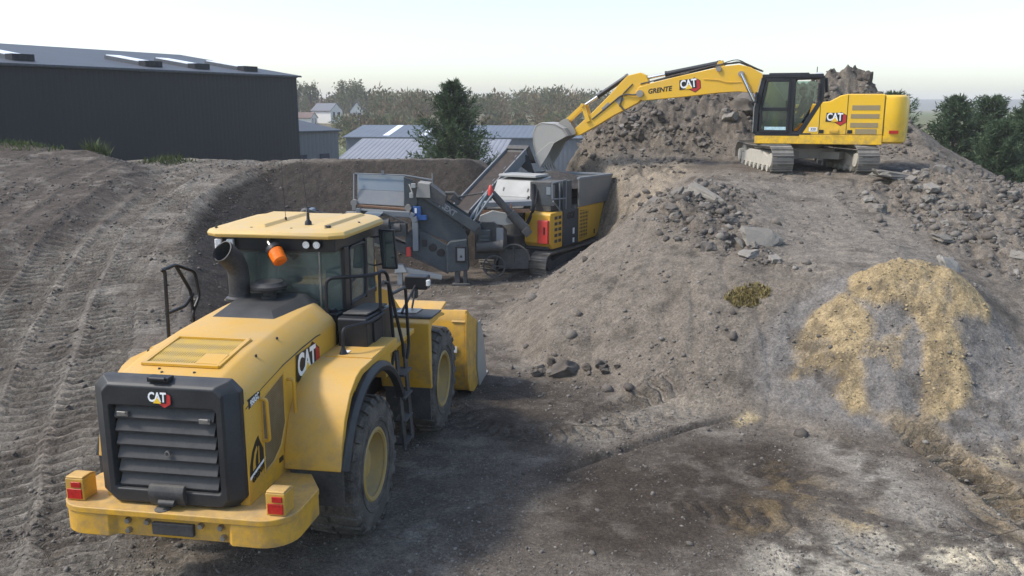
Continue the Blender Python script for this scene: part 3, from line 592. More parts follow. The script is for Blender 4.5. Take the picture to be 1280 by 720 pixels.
# ---- foliage
def leafmat(name, stops, scale=.9):
    k = NT(name); v = k.obj(); n = k.noise(v, scale, 4, .6); a = k.attr('tint').outputs['Fac']
    c = k.ramp(k.math('ADD', k.math('MULTIPLY', n, .5), k.math('MULTIPLY', a, .5)), stops)
    k.set(Base_Color=c, Roughness=.7, Specular_IOR_Level=.2)
    tr = k.n('ShaderNodeBsdfTranslucent'); k.l(c, tr.inputs[0]); mx = k.n('ShaderNodeMixShader'); mx.inputs[0].default_value = .25
    k.l(k.p.outputs[0], mx.inputs[1]); k.l(tr.outputs[0], mx.inputs[2]); k.l(mx.outputs[0], k.out.inputs[0]); return k.m
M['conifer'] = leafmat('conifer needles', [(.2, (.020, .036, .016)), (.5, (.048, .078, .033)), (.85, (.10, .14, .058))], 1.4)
M['conifer_blue'] = leafmat('grey green conifer needles', [(.2, (.026, .044, .022)), (.5, (.058, .090, .042)), (.85, (.115, .155, .075))], 1.2)
M['bark'] = plain('bark', (.09, .07, .055), .9, var=.3, scale=12)
M['spring'] = leafmat('budding crowns', [(.2, (.062, .066, .028)), (.5, (.108, .112, .045)), (.85, (.165, .168, .07))], .05)
M['bare'] = leafmat('bare twigs', [(.2, (.11, .075, .038)), (.5, (.165, .115, .055)), (.85, (.23, .17, .085))], .08)
M['blossom'] = leafmat('blossom', [(.2, (.35, .31, .28)), (.8, (.65, .60, .55))], 1)
M['straw'] = leafmat('dry tuft', [(.2, (.15, .115, .045)), (.5, (.26, .205, .08)), (.85, (.36, .29, .13))], 2)
M['weed'] = leafmat('weeds', [(.2, (.04, .055, .018)), (.5, (.075, .098, .032)), (.85, (.13, .15, .06))], 2)
rng = np.random.default_rng(7)
def leaves_mesh(name, cen, nrm_len, width, mat, tint, parent=None, droop=None):
    """many small pointed blades: centre, direction*length, width"""
    n = len(cen); d = nrm_len; side = np.cross(d, rng.normal(size=(n, 3))); side /= np.linalg.norm(side, axis=1, keepdims=True) + 1e-9; side *= np.reshape(width, (-1, 1)) / 2
    v = np.stack([cen - side * .5, cen + d * .45 - side, cen + d, cen + d * .45 + side], 1).reshape(-1, 3)
    me = bpy.data.meshes.new(name); me.vertices.add(4 * n); me.loops.add(4 * n); me.polygons.add(n)
    me.vertices.foreach_set('co', v.astype(np.float32).ravel()); me.loops.foreach_set('vertex_index', np.arange(4 * n, dtype=np.int32)); me.polygons.foreach_set('loop_start', np.arange(0, 4 * n, 4, dtype=np.int32))
    me.update(calc_edges=True); at = me.attributes.new('tint', 'FLOAT', 'POINT'); at.data.foreach_set('value', np.repeat(tint, 4).astype(np.float32)); me.materials.append(mat)
    o = bpy.data.objects.new(name, me); COL.objects.link(o)
    if parent: o.parent = parent
    return o
def conifer(label, loc, h, r, mat, seed, n_lv=34, group=None, open_=1.0, pw=.62):
    global rng; rng = np.random.default_rng(seed)
    o = empty('conifer_tree', loc, rng.uniform(0, 6)); tag(o, label, 'tree', group)
    tk = MB().tube([(0, 0, -.5), (.03 * h * .1, 0, h * .5), (0, 0, h * .97)], [.025 * h, .016 * h, .004 * h], 8)
    cen = []; dr = []; wd = []; tn = []
    for lv in range(n_lv):
        t = (lv + rng.uniform(0, .8)) / n_lv; z = h * (.04 + .95 * t)
        prof = (1 - t) ** pw * (.72 + .28 * min(1, t / .12)) 
        nb = int(7 + 7 * (1 - t))
        a0 = rng.uniform(0, 6.28)
        for b in range(nb):
            a = a0 + 6.283 * b / nb + rng.normal(0, .22); Lb = r * prof * rng.uniform(.50, 1.22) * open_ + .02 * h
            rise = rng.uniform(.05, .5) + .55 * t
            tip = np.array([math.cos(a) * Lb, math.sin(a) * Lb, Lb * rise]); btint = rng.uniform(0, 1)
            if Lb > .25 * r: tk.tube([(0, 0, z), tuple(tip * .8 + np.array([0, 0, z]))], [.006 * h * (1 - t) + .004, .004], 4)
            ns = int(7 + 16 * Lb / r)
            for s_ in range(ns):
                u = (s_ + rng.uniform(0, 1)) / ns; u = .15 + .85 * u
                base = tip * u + np.array([0, 0, z - .12 * Lb * math.sin(u * 3)])
                spread = (.10 + .16 * (1 - abs(u - .5))) * min(1.0, r / 2 + .3) * h / 7
                for q in range(5):
                    dv = np.array([math.cos(a), math.sin(a), rise * .6 + .25]) * .6 + rng.normal(0, .55, 3); dv /= np.linalg.norm(dv)
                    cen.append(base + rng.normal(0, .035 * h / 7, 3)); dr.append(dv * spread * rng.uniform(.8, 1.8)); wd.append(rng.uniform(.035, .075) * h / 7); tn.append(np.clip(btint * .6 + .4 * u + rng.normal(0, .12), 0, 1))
    tk.build('trunk', M['bark'], o, smooth=60)
    leaves_mesh('crown', np.array(cen), np.array(dr), np.array(wd), mat, np.array(tn), o)
    return o
conifer('dark green conifer standing alone behind the earth bank', (-3.25, 49.0, -.6), 6.8, 3.0, M['conifer'], 11, 30, pw=.80)
g_ = 'conifers beyond the right side of the heap'
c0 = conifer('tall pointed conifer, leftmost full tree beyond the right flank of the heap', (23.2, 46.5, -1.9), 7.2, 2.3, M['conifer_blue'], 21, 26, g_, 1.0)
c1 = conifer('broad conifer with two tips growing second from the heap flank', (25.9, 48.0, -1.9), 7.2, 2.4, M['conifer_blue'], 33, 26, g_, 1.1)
for src, x, y, z, rz, sc, lab in [
    (c0, 27.0, 45.5, -1.6, 2.0, 1.0, 'conifer with a bushy top third from the heap flank'),
    (c1, 28.3, 46.2, -1.5, 4.1, 1.03, 'conifer cut by the right edge of the view'),
    (c1, 21.0, 49.0, -1.3, 1.0, .95, 'small conifer peeping out just behind the yellow counterweight'),
    (c0, 24.9, 43.0, -1.6, 5.0, .88, 'low conifer in front of the two-tipped one'),
    (c1, 22.4, 40.5, -1.9, 3.0, .84, 'lowest conifer close behind the falling edge of the heap'),
    (c0, 22.2, 36.5, -2.4, 3.7, .78, 'short conifer at the foot of the heap by the right edge')]:
    c = copy_tree(src); c.location = (x, y, z); c.rotation_euler.z = rz; c.scale = (sc, sc, sc); c['label'] = lab
# the wood on the rise, one mass
rng = np.random.default_rng(5)
cen = []; dr = []; wd = []; tn = []; cen2 = []; dr2 = []; wd2 = []; tn2 = []
trunks = MB()
for i in range(900):
    y = rng.uniform(150, 420); x = rng.uniform(-.36, .16) * y
    if (abs(x + 50) < 10 or abs(x + 42) < 6) and 150 < y < 250: continue
    hh = rng.uniform(5, 8.8) * (.55 if y < 205 else 1) * (1.0 + .12 * math.sin(x * .11)); z0 = 1.3 + (y - 200) * .004 - 4 * max(0, (215 - y) / 65); n = 150; rr = hh * rng.uniform(.28, .42); tt = rng.uniform(0, 1)
    p = rng.normal(size=(n, 3)); p /= np.linalg.norm(p, axis=1, keepdims=True); p *= rng.uniform(.3, 1, (n, 1)) ** .5
    c = p * np.array([rr, rr, hh * .42]) + np.array([x, y, z0 + hh * .56]); v = p * .6 + rng.normal(0, .5, (n, 3)) + np.array([0, 0, .5]); v *= rng.uniform(.35, .9, (n, 1))
    L_ = (cen, dr, wd, tn) if rng.random() < .62 else (cen2, dr2, wd2, tn2)
    L_[0].append(c); L_[1].append(v); L_[2].append(rng.uniform(.25, .6, n)); L_[3].append(np.clip(tt + rng.normal(0, .15, n), 0, 1))
tag(leaves_mesh('wood', np.concatenate(cen), np.concatenate(dr), np.concatenate(wd), M['spring'], np.concatenate(tn)), kind='stuff')
tag(leaves_mesh('undergrowth', np.concatenate(cen2), np.concatenate(dr2), np.concatenate(wd2), M['bare'], np.concatenate(tn2)), kind='stuff')
def broadleaf(label, x, y, z, h, r, seed, mat, trunk_h=.35, n=1500, cat='tree', blade=.8, name='broadleaf_tree', group=None):
    global rng; rng = np.random.default_rng(seed); o = empty(name, (x, y, z)); tag(o, label, cat, group)
    tk = MB().tube([(0, 0, -.5), (.1, 0, h * .5), (0, 0, h * .8)], [h * .035, h * .022, h * .006], 7); cen = []; 
    cl = []
    for i in range(13):
        a = rng.uniform(0, 6.28); u = rng.uniform(.3, 1) ; q = np.array([math.cos(a) * r * u, math.sin(a) * r * u, h * rng.uniform(trunk_h + .1, .92) - .12 * h * u]); cl.append(q)
        tk.tube([(0, 0, h * rng.uniform(.25, .5)), tuple(q)], [h * .012, h * .003], 5)
    k = rng.integers(0, 13, n); c = np.array(cl)[k] + rng.normal(0, 1, (n, 3)) * np.array([.20 * r, .20 * r, .075 * h]); v = rng.normal(0, 1, (n, 3)); v *= blade / np.linalg.norm(v, axis=1, keepdims=True)
    tk.build('trunk', M['bark'], o, smooth=60); leaves_mesh('crown', c, v, rng.uniform(.3, .7, n) * blade, mat, np.clip(k / 13 * .5 + rng.uniform(0, .5, n), 0, 1), o)
    return o
broadleaf('tall round tree topping the wooded rise above the white houses', -47, 262, 2, 12, 4.2, 3, M['spring'], .35, 1500)
broadleaf('thin tree with a small crown left of the round treetop', -57.5, 255, 2, 10.3, 2.0, 4, M['spring'], .6, 500)
broadleaf('thin tree standing leftmost on the rise by the warehouse corner', -62.0, 258, 2, 10.2, 1.6, 6, M['spring'], .65, 400)
broadleaf('white blossoming tree between the workshop and the long shed', -25.5, 116, -4, 5.6, 2.6, 5, M['blossom'], .2, 900, blade=.35)
broadleaf('white blossoming bush behind the long shed, right of the conifer', -1.8, 150, -3.5, 5.2, 2.6, 8, M['blossom'], .15, 700, blade=.4)
# weeds along the foot of the warehouse
def weeds(label, x, y, r, n, h, seed, mat='weed'):
    global rng; rng = np.random.default_rng(seed); a = rng.uniform(0, 6.28, n); q = rng.uniform(0, 1, n) ** .7 * r
    px = x + np.cos(a) * q * 1.6; py = y + np.sin(a) * q; c = np.stack([px, py, [ground_z(u, v_) - .02 for u, v_ in zip(px, py)]], 1)
    v = np.stack([rng.normal(0, .35, n), rng.normal(0, .35, n), rng.uniform(.5, 1, n)], 1) * h * rng.uniform(.5, 1.2, (n, 1))
    tag(leaves_mesh('weed_clump', c, v, rng.uniform(.02, .06, n), M[mat], rng.uniform(0, 1, n)), label, 'weeds', 'weeds along the warehouse')
weeds('wide low clump of green weeds at the left edge below the warehouse', -16.4, 29.3, 1.0, 420, .26, 1)
weeds('bright upright tuft of grass against the dark warehouse wall', -14.0, 29.8, .26, 140, .62, 2)
weeds('sparse clump of weeds where the track crests by the warehouse', -11.9, 30.4, .6, 260, .32, 3)
weeds('yellowing tuft on the grey slope left of the sand mound', 4.30, 15.6, .26, 900, .11, 4, 'straw')
# ================================================================ wheel loader
def emblem(parent, name, Mx, size, mat_hex=True):
    """white CAT lettering over a yellow wedge and a red and black hexagon; Mx places it, size = letter height"""
    e = empty(name); e.parent = parent
    def flat(pts, z, mat, nm):
        b = MB(); n = len(pts)
        vs = [Mx @ Vector((p[0] * size, p[1] * size, z)) for p in pts] + [Mx @ Vector((p[0] * size, p[1] * size, z + .002)) for p in pts]
        b.add(vs, [tuple(range(n - 1, -1, -1)), tuple(range(n, 2 * n))] + [(i, (i + 1) % n, (i + 1) % n + n, i + n) for i in range(n)])
        return b.build(nm, mat, e, smooth=0)
    def hexa(cx, cy, r): return [(cx + r * math.cos(R(90 + 60 * k)) * .92, cy + r * math.sin(R(90 + 60 * k))) for k in range(6)]
    flat(hexa(.80, -.22, .98), .001, M['blackink'], 'hexagon_edge')
    flat(hexa(.80, -.22, .90), .0035, M['red'], 'hexagon')
    flat([(-1.22, -.62), (1.02, -.62), (1.10, .62), (-1.12, .62)], .006, M['blackink'], 'letter_backing')
    flat([(-.48, -.62), (.48, -.62), (.02, .02)], .0125, M['decal_yellow'], 'wedge')
    text('lettering', 'CAT', size * 1.45, Mx @ Matrix.Translation((-.02 * size, .0, .0095)), M['white'], e, bold=size * .045, sx=.78, th=.0012, spacing=.92)
    return e
LX, LY, LT = -2.909, 9.661, .1626
ld = empty('wheel_loader', (LX, LY, 0), PI / 2 - LT)
tag(ld, 'yellow wheel loader seen from behind with a black grille and cab', 'wheel loader')
Yl = M['loader_yellow']; CH = M['charcoal']; BK = M['cab_black']
# ---- hood
hx = [-1.88, -1.6, -1.2, -.7, -.2, .2, .52]; hz = [2.35, 2.41, 2.47, 2.515, 2.54, 2.555, 2.56]
def hsec(x, zt):
    return [(x, .74, 1.12), (x, .745, zt - .24), (x, .70, zt - .16), (x, .52, zt - .01), (x, .48, zt), (x, -.48, zt), (x, -.52, zt - .01), (x, -.70, zt - .16), (x, -.745, zt - .24), (x, -.74, 1.12)]
hood = MB().loft([hsec(x, z) for x, z in zip(hx, hz)]).build('hood', Yl, ld, bevel=.012)
def mesh_mat(name, a, b, sc):
    k = NT(name); v = k.obj(); ck = k.n('ShaderNodeTexVoronoi'); ck.inputs['Scale'].default_value = sc; k.l(v, ck.inputs['Vector']); ck.inputs['Randomness'].default_value = .0
    f = k.ramp(ck.outputs['Distance'], [(.28, 0), (.42, 1)]); n = k.noise(v, 7, 4)
    c = k.mix(f, a, b); c = k.mix(k.math('MULTIPLY', k.ramp(n, [(.4, 0), (.8, 1)]), .5), c, (.25, .2, .12))
    return k.set(Base_Color=c, Roughness=.6)
M['mesh_yellow'] = mesh_mat('yellow perforated sheet', (.10, .07, .015), (.46, .29, .04), 38)
M['mesh_brown'] = mesh_mat('dusty radiator mesh', (.05, .036, .02), (.17, .115, .05), 48)
def hz_at(x): return float(np.interp(x, hx, hz))
p = []
b = MB(); xs_ = np.linspace(-1.62, -1.02, 6)
for x0, x1 in zip(xs_[:-1], xs_[1:]):
    b.hexa([(x0, -.36, hz_at(x0) + .002), (x1, -.36, hz_at(x1) + .002), (x1, .36, hz_at(x1) + .002), (x0, .36, hz_at(x0) + .002)], [(x0, -.36, hz_at(x0) + .008), (x1, -.36, hz_at(x1) + .008), (x1, .36, hz_at(x1) + .008), (x0, .36, hz_at(x0) + .008)])
b.build('hood_mesh', M['mesh_yellow'], hood, smooth=0)
b = MB()
for yy in (-.385, .385): b.bar((-1.66, yy, hz_at(-1.66) + .012), (-.98, yy, hz_at(-.98) + .012), .05, .03)
for xx in (-1.65, -.99): b.bar((xx, -.40, hz_at(xx) + .014), (xx, .40, hz_at(xx) + .014), .05, .03)
b.bar((-1.62, -.26, hz_at(-1.62) + .016), (-1.40, -.26, hz_at(-1.40) + .016), .24, .02)
b.build('mesh_rim', Yl, hood, bevel=.006)
for sx_, sy_ in ((-1.8, .56), (-1.8, -.56), (-1.25, .58), (-1.25, -.58), (-.75, .58), (-.75, -.58), (-1.78, .12), (-1.76, -.2), (-1.72, .18)):
    z_ = hz_at(sx_) - (.045 if abs(sy_) > .5 else 0)
    MB().lathe([(.001, .012), (.012, .012), (.014, -.01)], (sx_, sy_, z_), 'z', 8, False).build('fastener', M['dusty_black'], hood)
for s in (-1, 1):
    y = s * .742
    MB().tube([(-1.86, y, 2.08), (-1.5, y, 2.17), (-1.0, y, 2.25), (-.5, y, 2.295), (-.1, y, 2.315), (.02, y, 2.31)], .007, 5).tube([(-.52, y * 1.003, 1.2), (-.55, y * 1.003, 1.75), (-.40, y * 1.003, 2.05)], .006, 5).build('panel_seam', M['black'], hood)
    pl = MB().prism([(-1.52, 2.05), (-1.03, 2.16), (-1.03, 1.66), (-1.16, 1.46), (-1.34, 1.36), (-1.53, 1.34)], y - .004, y + .004, 'y').build('side_mesh', M['mesh_brown'], hood, smooth=0)
    b = MB(); 
    b.tube([(-1.53, y, 2.07), (-1.02, y, 2.18), (-1.02, y, 1.65), (-1.15, y, 1.44), (-1.33, y, 1.345), (-1.54, y, 1.32), (-1.53, y, 2.07)], .014, 6).build('side_mesh_rim', Yl, hood)
    for x0 in (-1.56, -.92):
        MB().tube([(x0, y, 2.08), (x0, y + s * .07, 2.08), (x0 + .02, y + s * .07, 1.65), (x0 + .02, y, 1.65)], .018, 8, .05).build('grab_handle', Yl, hood)
    MB().box((-1.16, y, 1.30), (.09, .012, .05)).build('latch', M['black'], hood)
    Mx = frame_mat((-.46, s * .752, 2.19), (-s * -1 * 1.0 if s < 0 else -1, 0, -.0), (0, 0, 1))
    Mx = frame_mat((-.42, s * .752, 2.12), (1 if s < 0 else -1, 0, 0), (0, 0, 1))
    emblem(ld, 'maker_emblem', Mx, .235)
    X = (1 if s < 0 else -1)
    MB().prism([(-1.80, 2.055), (-1.555, 2.10), (-1.545, 2.14), (-1.575, 2.17), (-1.80, 2.15)], s * .7435 - .003, s * .7435 + .004, 'y').build('number_plate', M['blackink'], ld, smooth=0)
    text('model_number', '950GC', .085, frame_mat((-1.68, s * .7495, 2.113), (X, 0, .18), (0, 0, 1)), M['white'], ld, bold=.003, sx=.75, shear=.2, th=.001)
    # contractor's badge: dark hill with a pale stroke, the name under it
    bd = empty('contractor_badge'); bd.parent = ld
    def bp(pts, off, mat, nm): MB().prism([(-1.68 + X * u, 1.50 + w_) for u, w_ in pts], s * (.7435 + off) - .002, s * (.7435 + off) + .002, 'y').build(nm, mat, bd, smooth=0)
    bp([(-.17, -.10), (-.16, .0), (-.10, .13), (-.02, .21), (.04, .24), (.07, .17), (.16, .03), (.16, -.02)], .001, M['blackink'], 'hill')
    bp([(-.115, -.06), (-.10, .02), (-.06, .11), (-.01, .155), (.0, .12), (-.04, .07), (-.06, .0), (-.055, -.045)], .0045, Yl, 'hill_stroke')
    bp([(.005, -.035), (.02, .13), (.035, .14), (.03, -.03)], .0045, Yl, 'hill_stroke')
    bp([(-.17, -.135), (-.17, -.105), (.165, -.025), (.165, -.05)], .001, M['white'], 'badge_line')
    text('contractor_name', 'GRENTE', .088, frame_mat((-1.675, s * .7475, 1.375), (X, 0, .22), (0, 0, 1)), M['blackink'], bd, bold=.004, sx=.86, th=.001, shear=.15)
# ---- grille
gr = empty('grille'); gr.parent = ld
def gsec(x, w, zt, zb, c): return [(x, -w + c, zb), (x, -w, zb + c), (x, -w, zt - c), (x, -w + c, zt), (x, w - c, zt), (x, w, zt - c), (x, w, zb + c), (x, w - c, zb)]
MB().loft([gsec(-1.86, .735, 2.375, 1.13, .10), gsec(-1.93, .73, 2.37, 1.13, .10), gsec(-2.01, .61, 2.33, 1.15, .07)], cap=False).loft([gsec(-2.01, .61, 2.33, 1.15, .07), gsec(-2.035, .595, 2.31, 1.16, .07), gsec(-2.035, .54, 2.115, 1.285, .02), gsec(-1.97, .515, 2.10, 1.30, .02)], cap=False).build('grille_frame', CH, gr, bevel=.012, smooth=30)
MB().box((-1.9, 0, 1.72), (.06, 1.06, .86)).build('radiator', M['black'], gr)
lv = MB()
for i in range(6):
    z0 = 1.305 + i * .134
    lv.prism([(-1.935, z0 + .128), (-1.955, z0 + .132), (-2.015, z0 + .02), (-2.005, z0 + .0), (-1.99, z0 + .012)], -.50, .50, 'y')
M['louvre'] = paint('dusty louvre', (.026, .026, .027), .35, (.11, .103, .092), .55, 1.1, up=.25)
lv.build('louvre', M['louvre'], gr, bevel=.004)
for y_, z_ in ((.40, 2.03), (-.42, 2.0)): MB().box((-2.02, y_, z_), (.03, .11, .045)).box((-2.03, y_ - .03, z_ + .012), (.035, .03, .03)).build('clip', M['steel'], gr, bevel=.004)
MB().lathe([(.018, -.02), (.028, -.02), (.028, .0), (.018, .0)], (-2.012, -.02, 1.66), 'x', 12, False).build('ring', M['steel'], gr)
MB().prism([(-2.03, 1.17), (-2.03, 1.36), (-2.07, 1.36), (-2.10, 1.31), (-2.10, 1.25), (-2.06, 1.16)], -.19, .17, 'y').build('tow_catch', M['dusty_black'], gr, bevel=.01)
MB().tube([(-2.10, .06, 1.20), (-2.10, -.1, 1.20)], .03, 10).build('catch_pin', M['dusty_black'], gr)
MB().box((-1.97, .02, 2.375), (.10, .22, .05)).tube([(-2.02, -.06, 2.385), (-2.02, .10, 2.385)], .022, 8).build('top_latch', M['black'], gr, bevel=.008)
emblem(gr, 'maker_emblem', frame_mat((-2.042, .02, 2.215), (0, -1, 0), (.06, 0, 1)), .085)
# ---- counterweight
cw = empty('counterweight'); cw.parent = ld
def round_rear(w, xr, xf, r, n=7, notch=0, nd=.06):
    pts = [(xf, -w + .26), (xr + .75, -w)] + [(xr + r - r * math.sin(a), -w + r - r * math.cos(a)) for a in np.linspace(0, PI / 2, n)]
    if notch: pts += [(xr, -notch), (xr + nd, -notch + nd), (xr + nd, notch - nd), (xr, notch)]
    pts += [(xr + r - r * math.cos(a), w - r + r * math.sin(a)) for a in np.linspace(0, PI / 2, n)] + [(xr + .75, w), (xf, w - .26)]
    return pts
o_ = -.05
top = [(x, y + o_) for x, y in round_rear(1.19, -2.16, -1.0, .30)]; low = [(x, y + o_) for x, y in round_rear(1.18, -2.15, -1.25, .30, 7, .62)]
MB().prism(top, 1.06, 1.125, 'z').prism(low, .84, 1.062, 'z').build('counterweight_body', Yl, cw, bevel=.012)
MB().box((-2.10, o_ - .02, .945), (.06, .42, .12)).build('tow_slot', M['dusty_black'], cw, bevel=.01)
MB().lathe([(.05, .002), (.075, .002), (.075, .01), (.05, .01)], (-2.08, .04, 1.122), 'z', 16).build('lifting_eye', M['dusty_black'], cw)
for y_, z_ in ((.44, 1.0), (.44, .90), (.24, 1.0), (-.30, 1.0), (-.50, 1.0), (-.52, .90)):
    MB().lathe([(.001, -.045), (.026, -.045), (.030, -.03), (.030, .0)], (-2.09, y_ + o_, z_), 'x', 6, False).build('bolt', M['steel'], cw)
for s in (-1, 1):
    y = s * 1.02 + o_
    tl = MB().box((-1.94, y, 1.235), (.20, .19, .22)).prism([(-2.04, 1.345), (-1.84, 1.345), (-1.9, 1.365), (-2.03, 1.365)], y - .09, y + .09, 'y').build('taillight', Yl, ld, bevel=.012)
    MB().box((-2.045, y, 1.195), (.016, .15, .10)).build('lens', M['red_lens'], tl, bevel=.004)
    MB().box((-2.045, y - .02, 1.288), (.016, .10, .055)).build('upper_lens', M['red_lens'], tl, bevel=.004)
# ---- wheels
def tyre(side):
    r = .81; b = MB()
    prof = [(.40, -.27), (.44, -.31), (.58, -.325), (.70, -.315), (.745, -.29), (.765, -.25), (.775, -.12), (.778, 0), (.775, .12), (.765, .25), (.745, .29), (.70, .315), (.58, .325), (.44, .31), (.40, .27)]
    b.lathe(prof, (0, 0, 0), 'y', 56, False)
    n = 24
    for k in range(n):
        for s in (-1, 1):
            a0 = 2 * PI * (k + (0 if s > 0 else .5)) / n; da = 2 * PI / n * .30; tw = s * .10
            def pt(a, rr, y): return (math.cos(a) * rr, y, math.sin(a) * rr)
            lo = []; hi = []
            ring = [(a0 - da + tw, .02 * s), (a0 + da + tw, .02 * s), (a0 + da * .9, .30 * s), (a0 - da * .9, .30 * s)]
            lo = [pt(a, .752 if abs(y) > .2 else .768, y) for a, y in ring]; hi = [pt(a, .787 if abs(y) > .2 else r, y * (1.0 if abs(y) < .2 else .98)) for a, y in ring]
            b.hexa(lo, hi)
            ring2 = [(a0 - da * .9, .285 * s), (a0 + da * .9, .285 * s), (a0 + da * .75, .316 * s), (a0 - da * .75, .316 * s)]
            b.hexa([pt(a, .70, y) for a, y in ring2], [pt(ring2[0][0], .79, .285 * s), pt(ring2[1][0], .79, .285 * s), pt(ring2[2][0], .735, .333 * s), pt(ring2[3][0], .735, .333 * s)])
    b.lathe([(.50, side * .322), (.505, side * .329), (.545, side * .331), (.55, side * .325)], (0, 0, 0), 'y', 48, False)
    return b
def rim(side):
    b = MB(); s = side
    b.lathe([(.41, s * .28), (.43, s * .30), (.41, s * .315), (.385, s * .31), (.37, s * .28), (.355, s * .20), (.335, s * .15), (.30, s * .10), (.22, s * .09), (.20, s * .16), (.17, s * .19), (.08, s * .20), (.001, s * .20)], (0, 0, 0), 'y', 44, False)
    b.lathe([(.41, -s * .28), (.40, 0), (.41, s * .28)], (0, 0, 0), 'y', 32, False)
    b.lathe([(.375, s * .286), (.378, s * .296), (.366, s * .296), (.366, s * .286)], (0, 0, 0), 'y', 40, False)
    return b
def bolts(side):
    b = MB(); s = side
    for k in range(16):
        a = 2 * PI * k / 16; b.lathe([(.001, s * .118), (.016, s * .118), (.018, s * .09)], (math.cos(a) * .26, 0, math.sin(a) * .26), 'y', 6, False)
    return b
for s in (-1, 1):
    w0 = empty('wheel', (0, s * 1.05, .80)); w0.parent = ld; w0.rotation_euler.y = .1
    tyre(s).build('tyre', M['rubber'], w0, bevel=.008, seg=1); rim(s).build('rim', M['rim'], w0)
    w1 = copy_tree(w0, ld); w1.location.x = 3.3; w1.rotation_euler.y = .23
# ---- rear fenders, flaps, platform
for s in (-1, 1):
    fd = empty('rear_fender'); fd.parent = ld
    outer = [(-1.11, 1.17), (-1.06, 1.42), (-.94, 1.68), (-.76, 1.90), (-.56, 2.02), (-.40, 2.06), (.95, 2.06)]
    inner = [(.95, 1.98), (-.36, 1.98), (-.54, 1.94), (-.71, 1.83), (-.87, 1.63), (-.985, 1.40), (-1.03, 1.17)]
    MB().prism(outer + inner, s * .74, s * 1.36, 'y').build('fender_skin', Yl, fd, bevel=.012)
    ar = []
    for a in np.linspace(R(163), R(25), 20): ar.append((math.cos(a) * 1.10, math.sin(a) * 1.10 + .84))
    b = MB(); secs = []
    for x_, z_ in ar:
        d_ = Vector((x_, 0, z_ - .84)).normalized()
        q = Vector((x_, s * 1.36, z_)); secs.append([q + d_ * .05 + Vector((0, -s * .03, 0)), q + d_ * .06 + Vector((0, s * .03, 0)), q + Vector((0, s * .075, 0)) + d_ * .0, q - d_ * .055 + Vector((0, s * .06, 0)), q - d_ * .055 + Vector((0, -s * .03, 0))])
    b.loft(secs).build('arch_trim', M['charcoal'], fd, bevel=.008)
    # side web between the skin and the arch
    web = [(x_, z_) for x_, z_ in ar[2:-3]]
    MB().prism([(-.56, 1.95), (-.40, 2.0), (.72, 2.0), (.78, 1.7)] + [(x_, z_) for x_, z_ in ar[::-1] if -.60 < x_ < .78], s * 1.30, s * 1.335, 'y').build('side_web', Yl, fd, smooth=0)
    MB().prism([(-1.09, .78), (-1.09, 1.19), (-1.05, 1.19), (-1.05, .78)], s * .80, s * 1.37, 'y').build('mud_flap', M['dusty_black'], fd, bevel=.006)
    MB().box((.45, s * 1.08, 2.066), (.9, .55, .012)).build('tread_plate', M['loader_yellow'], fd)
MB().box((.18, -.98, 2.078), (.10, .09, .006)).build('sticker', M['white'], ld)
MB().lathe([(.001, .0), (.05, 0), (.012, .10), (.001, .1)], (.10, -.98, 2.07), 'z', 12).build('rail_foot', M['black'], ld)
# ---- frame under everything
MB().box((-.3, 0, .95), (2.9, .62, .55)).box((0, 0, .80), (.42, 1.5, .34)).box((3.3, 0, .80), (.42, 1.5, .34)).box((2.5, 0, 1.05), (1.7, .8, .85)).box((1.55, 0, .95), (.6, .4, .7)).box((-1.3, 0, 1.06), (1.2, 1.3, .16)).build('chassis', M['dusty_black'], ld, bevel=.02)
MB().box((-.85, -.82, 1.06), (.16, .05, .14)).lathe([(.001, 0), (.035, 0), (.035, .04), (.001, .04)], (-.85, -.875, 1.06), 'y', 10).build('tie_down', M['dusty_black'], ld, bevel=.01)
# ---- cover, exhaust, precleaner
MB().loft([[(-.30, -.36, 2.51), (.60, -.52, 2.545), (.60, .52, 2.545), (-.30, .44, 2.51)], [(-.12, -.24, 2.60), (.58, -.36, 2.655), (.58, .40, 2.655), (-.12, .34, 2.60)]]).build('exhaust_cover', CH, ld, bevel=.008)
MB().lathe([(.001, 0), (.16, 0), (.16, .03), (.13, .05), (.125, .08)], (.38, .38, 2.60), 'z', 24).build('exhaust_base', CH, ld)
ex = MB(); path = [(.38, .38, 2.58), (.38, .38, 2.68), (.38, .38, 2.90), (.37, .385, 2.98), (.32, .40, 3.07), (.25, .43, 3.15), (.18, .455, 3.21)]
ex.tube(path, [.125, .122, .122, .125, .13, .132, .134], 24, cap=False)
ex.tube(path[3:], [.11, .115, .118, .121], 24, cap=False)
ex.tube([path[-1], (.178, .456, 3.2115)], [.134, .119], 24, cap=False).build('exhaust_pipe', M['dusty_black'], ld, smooth=45)
MB().lathe([(.10, 0), (.10, .06), (.085, .07), (.085, .12), (.13, .125), (.20, .135), (.212, .155), (.212, .185), (.17, .215), (.165, .225), (.10, .235), (.001, .237)], (.40, .02, 2.60), 'z', 28, False).build('precleaner', CH, ld, smooth=30)
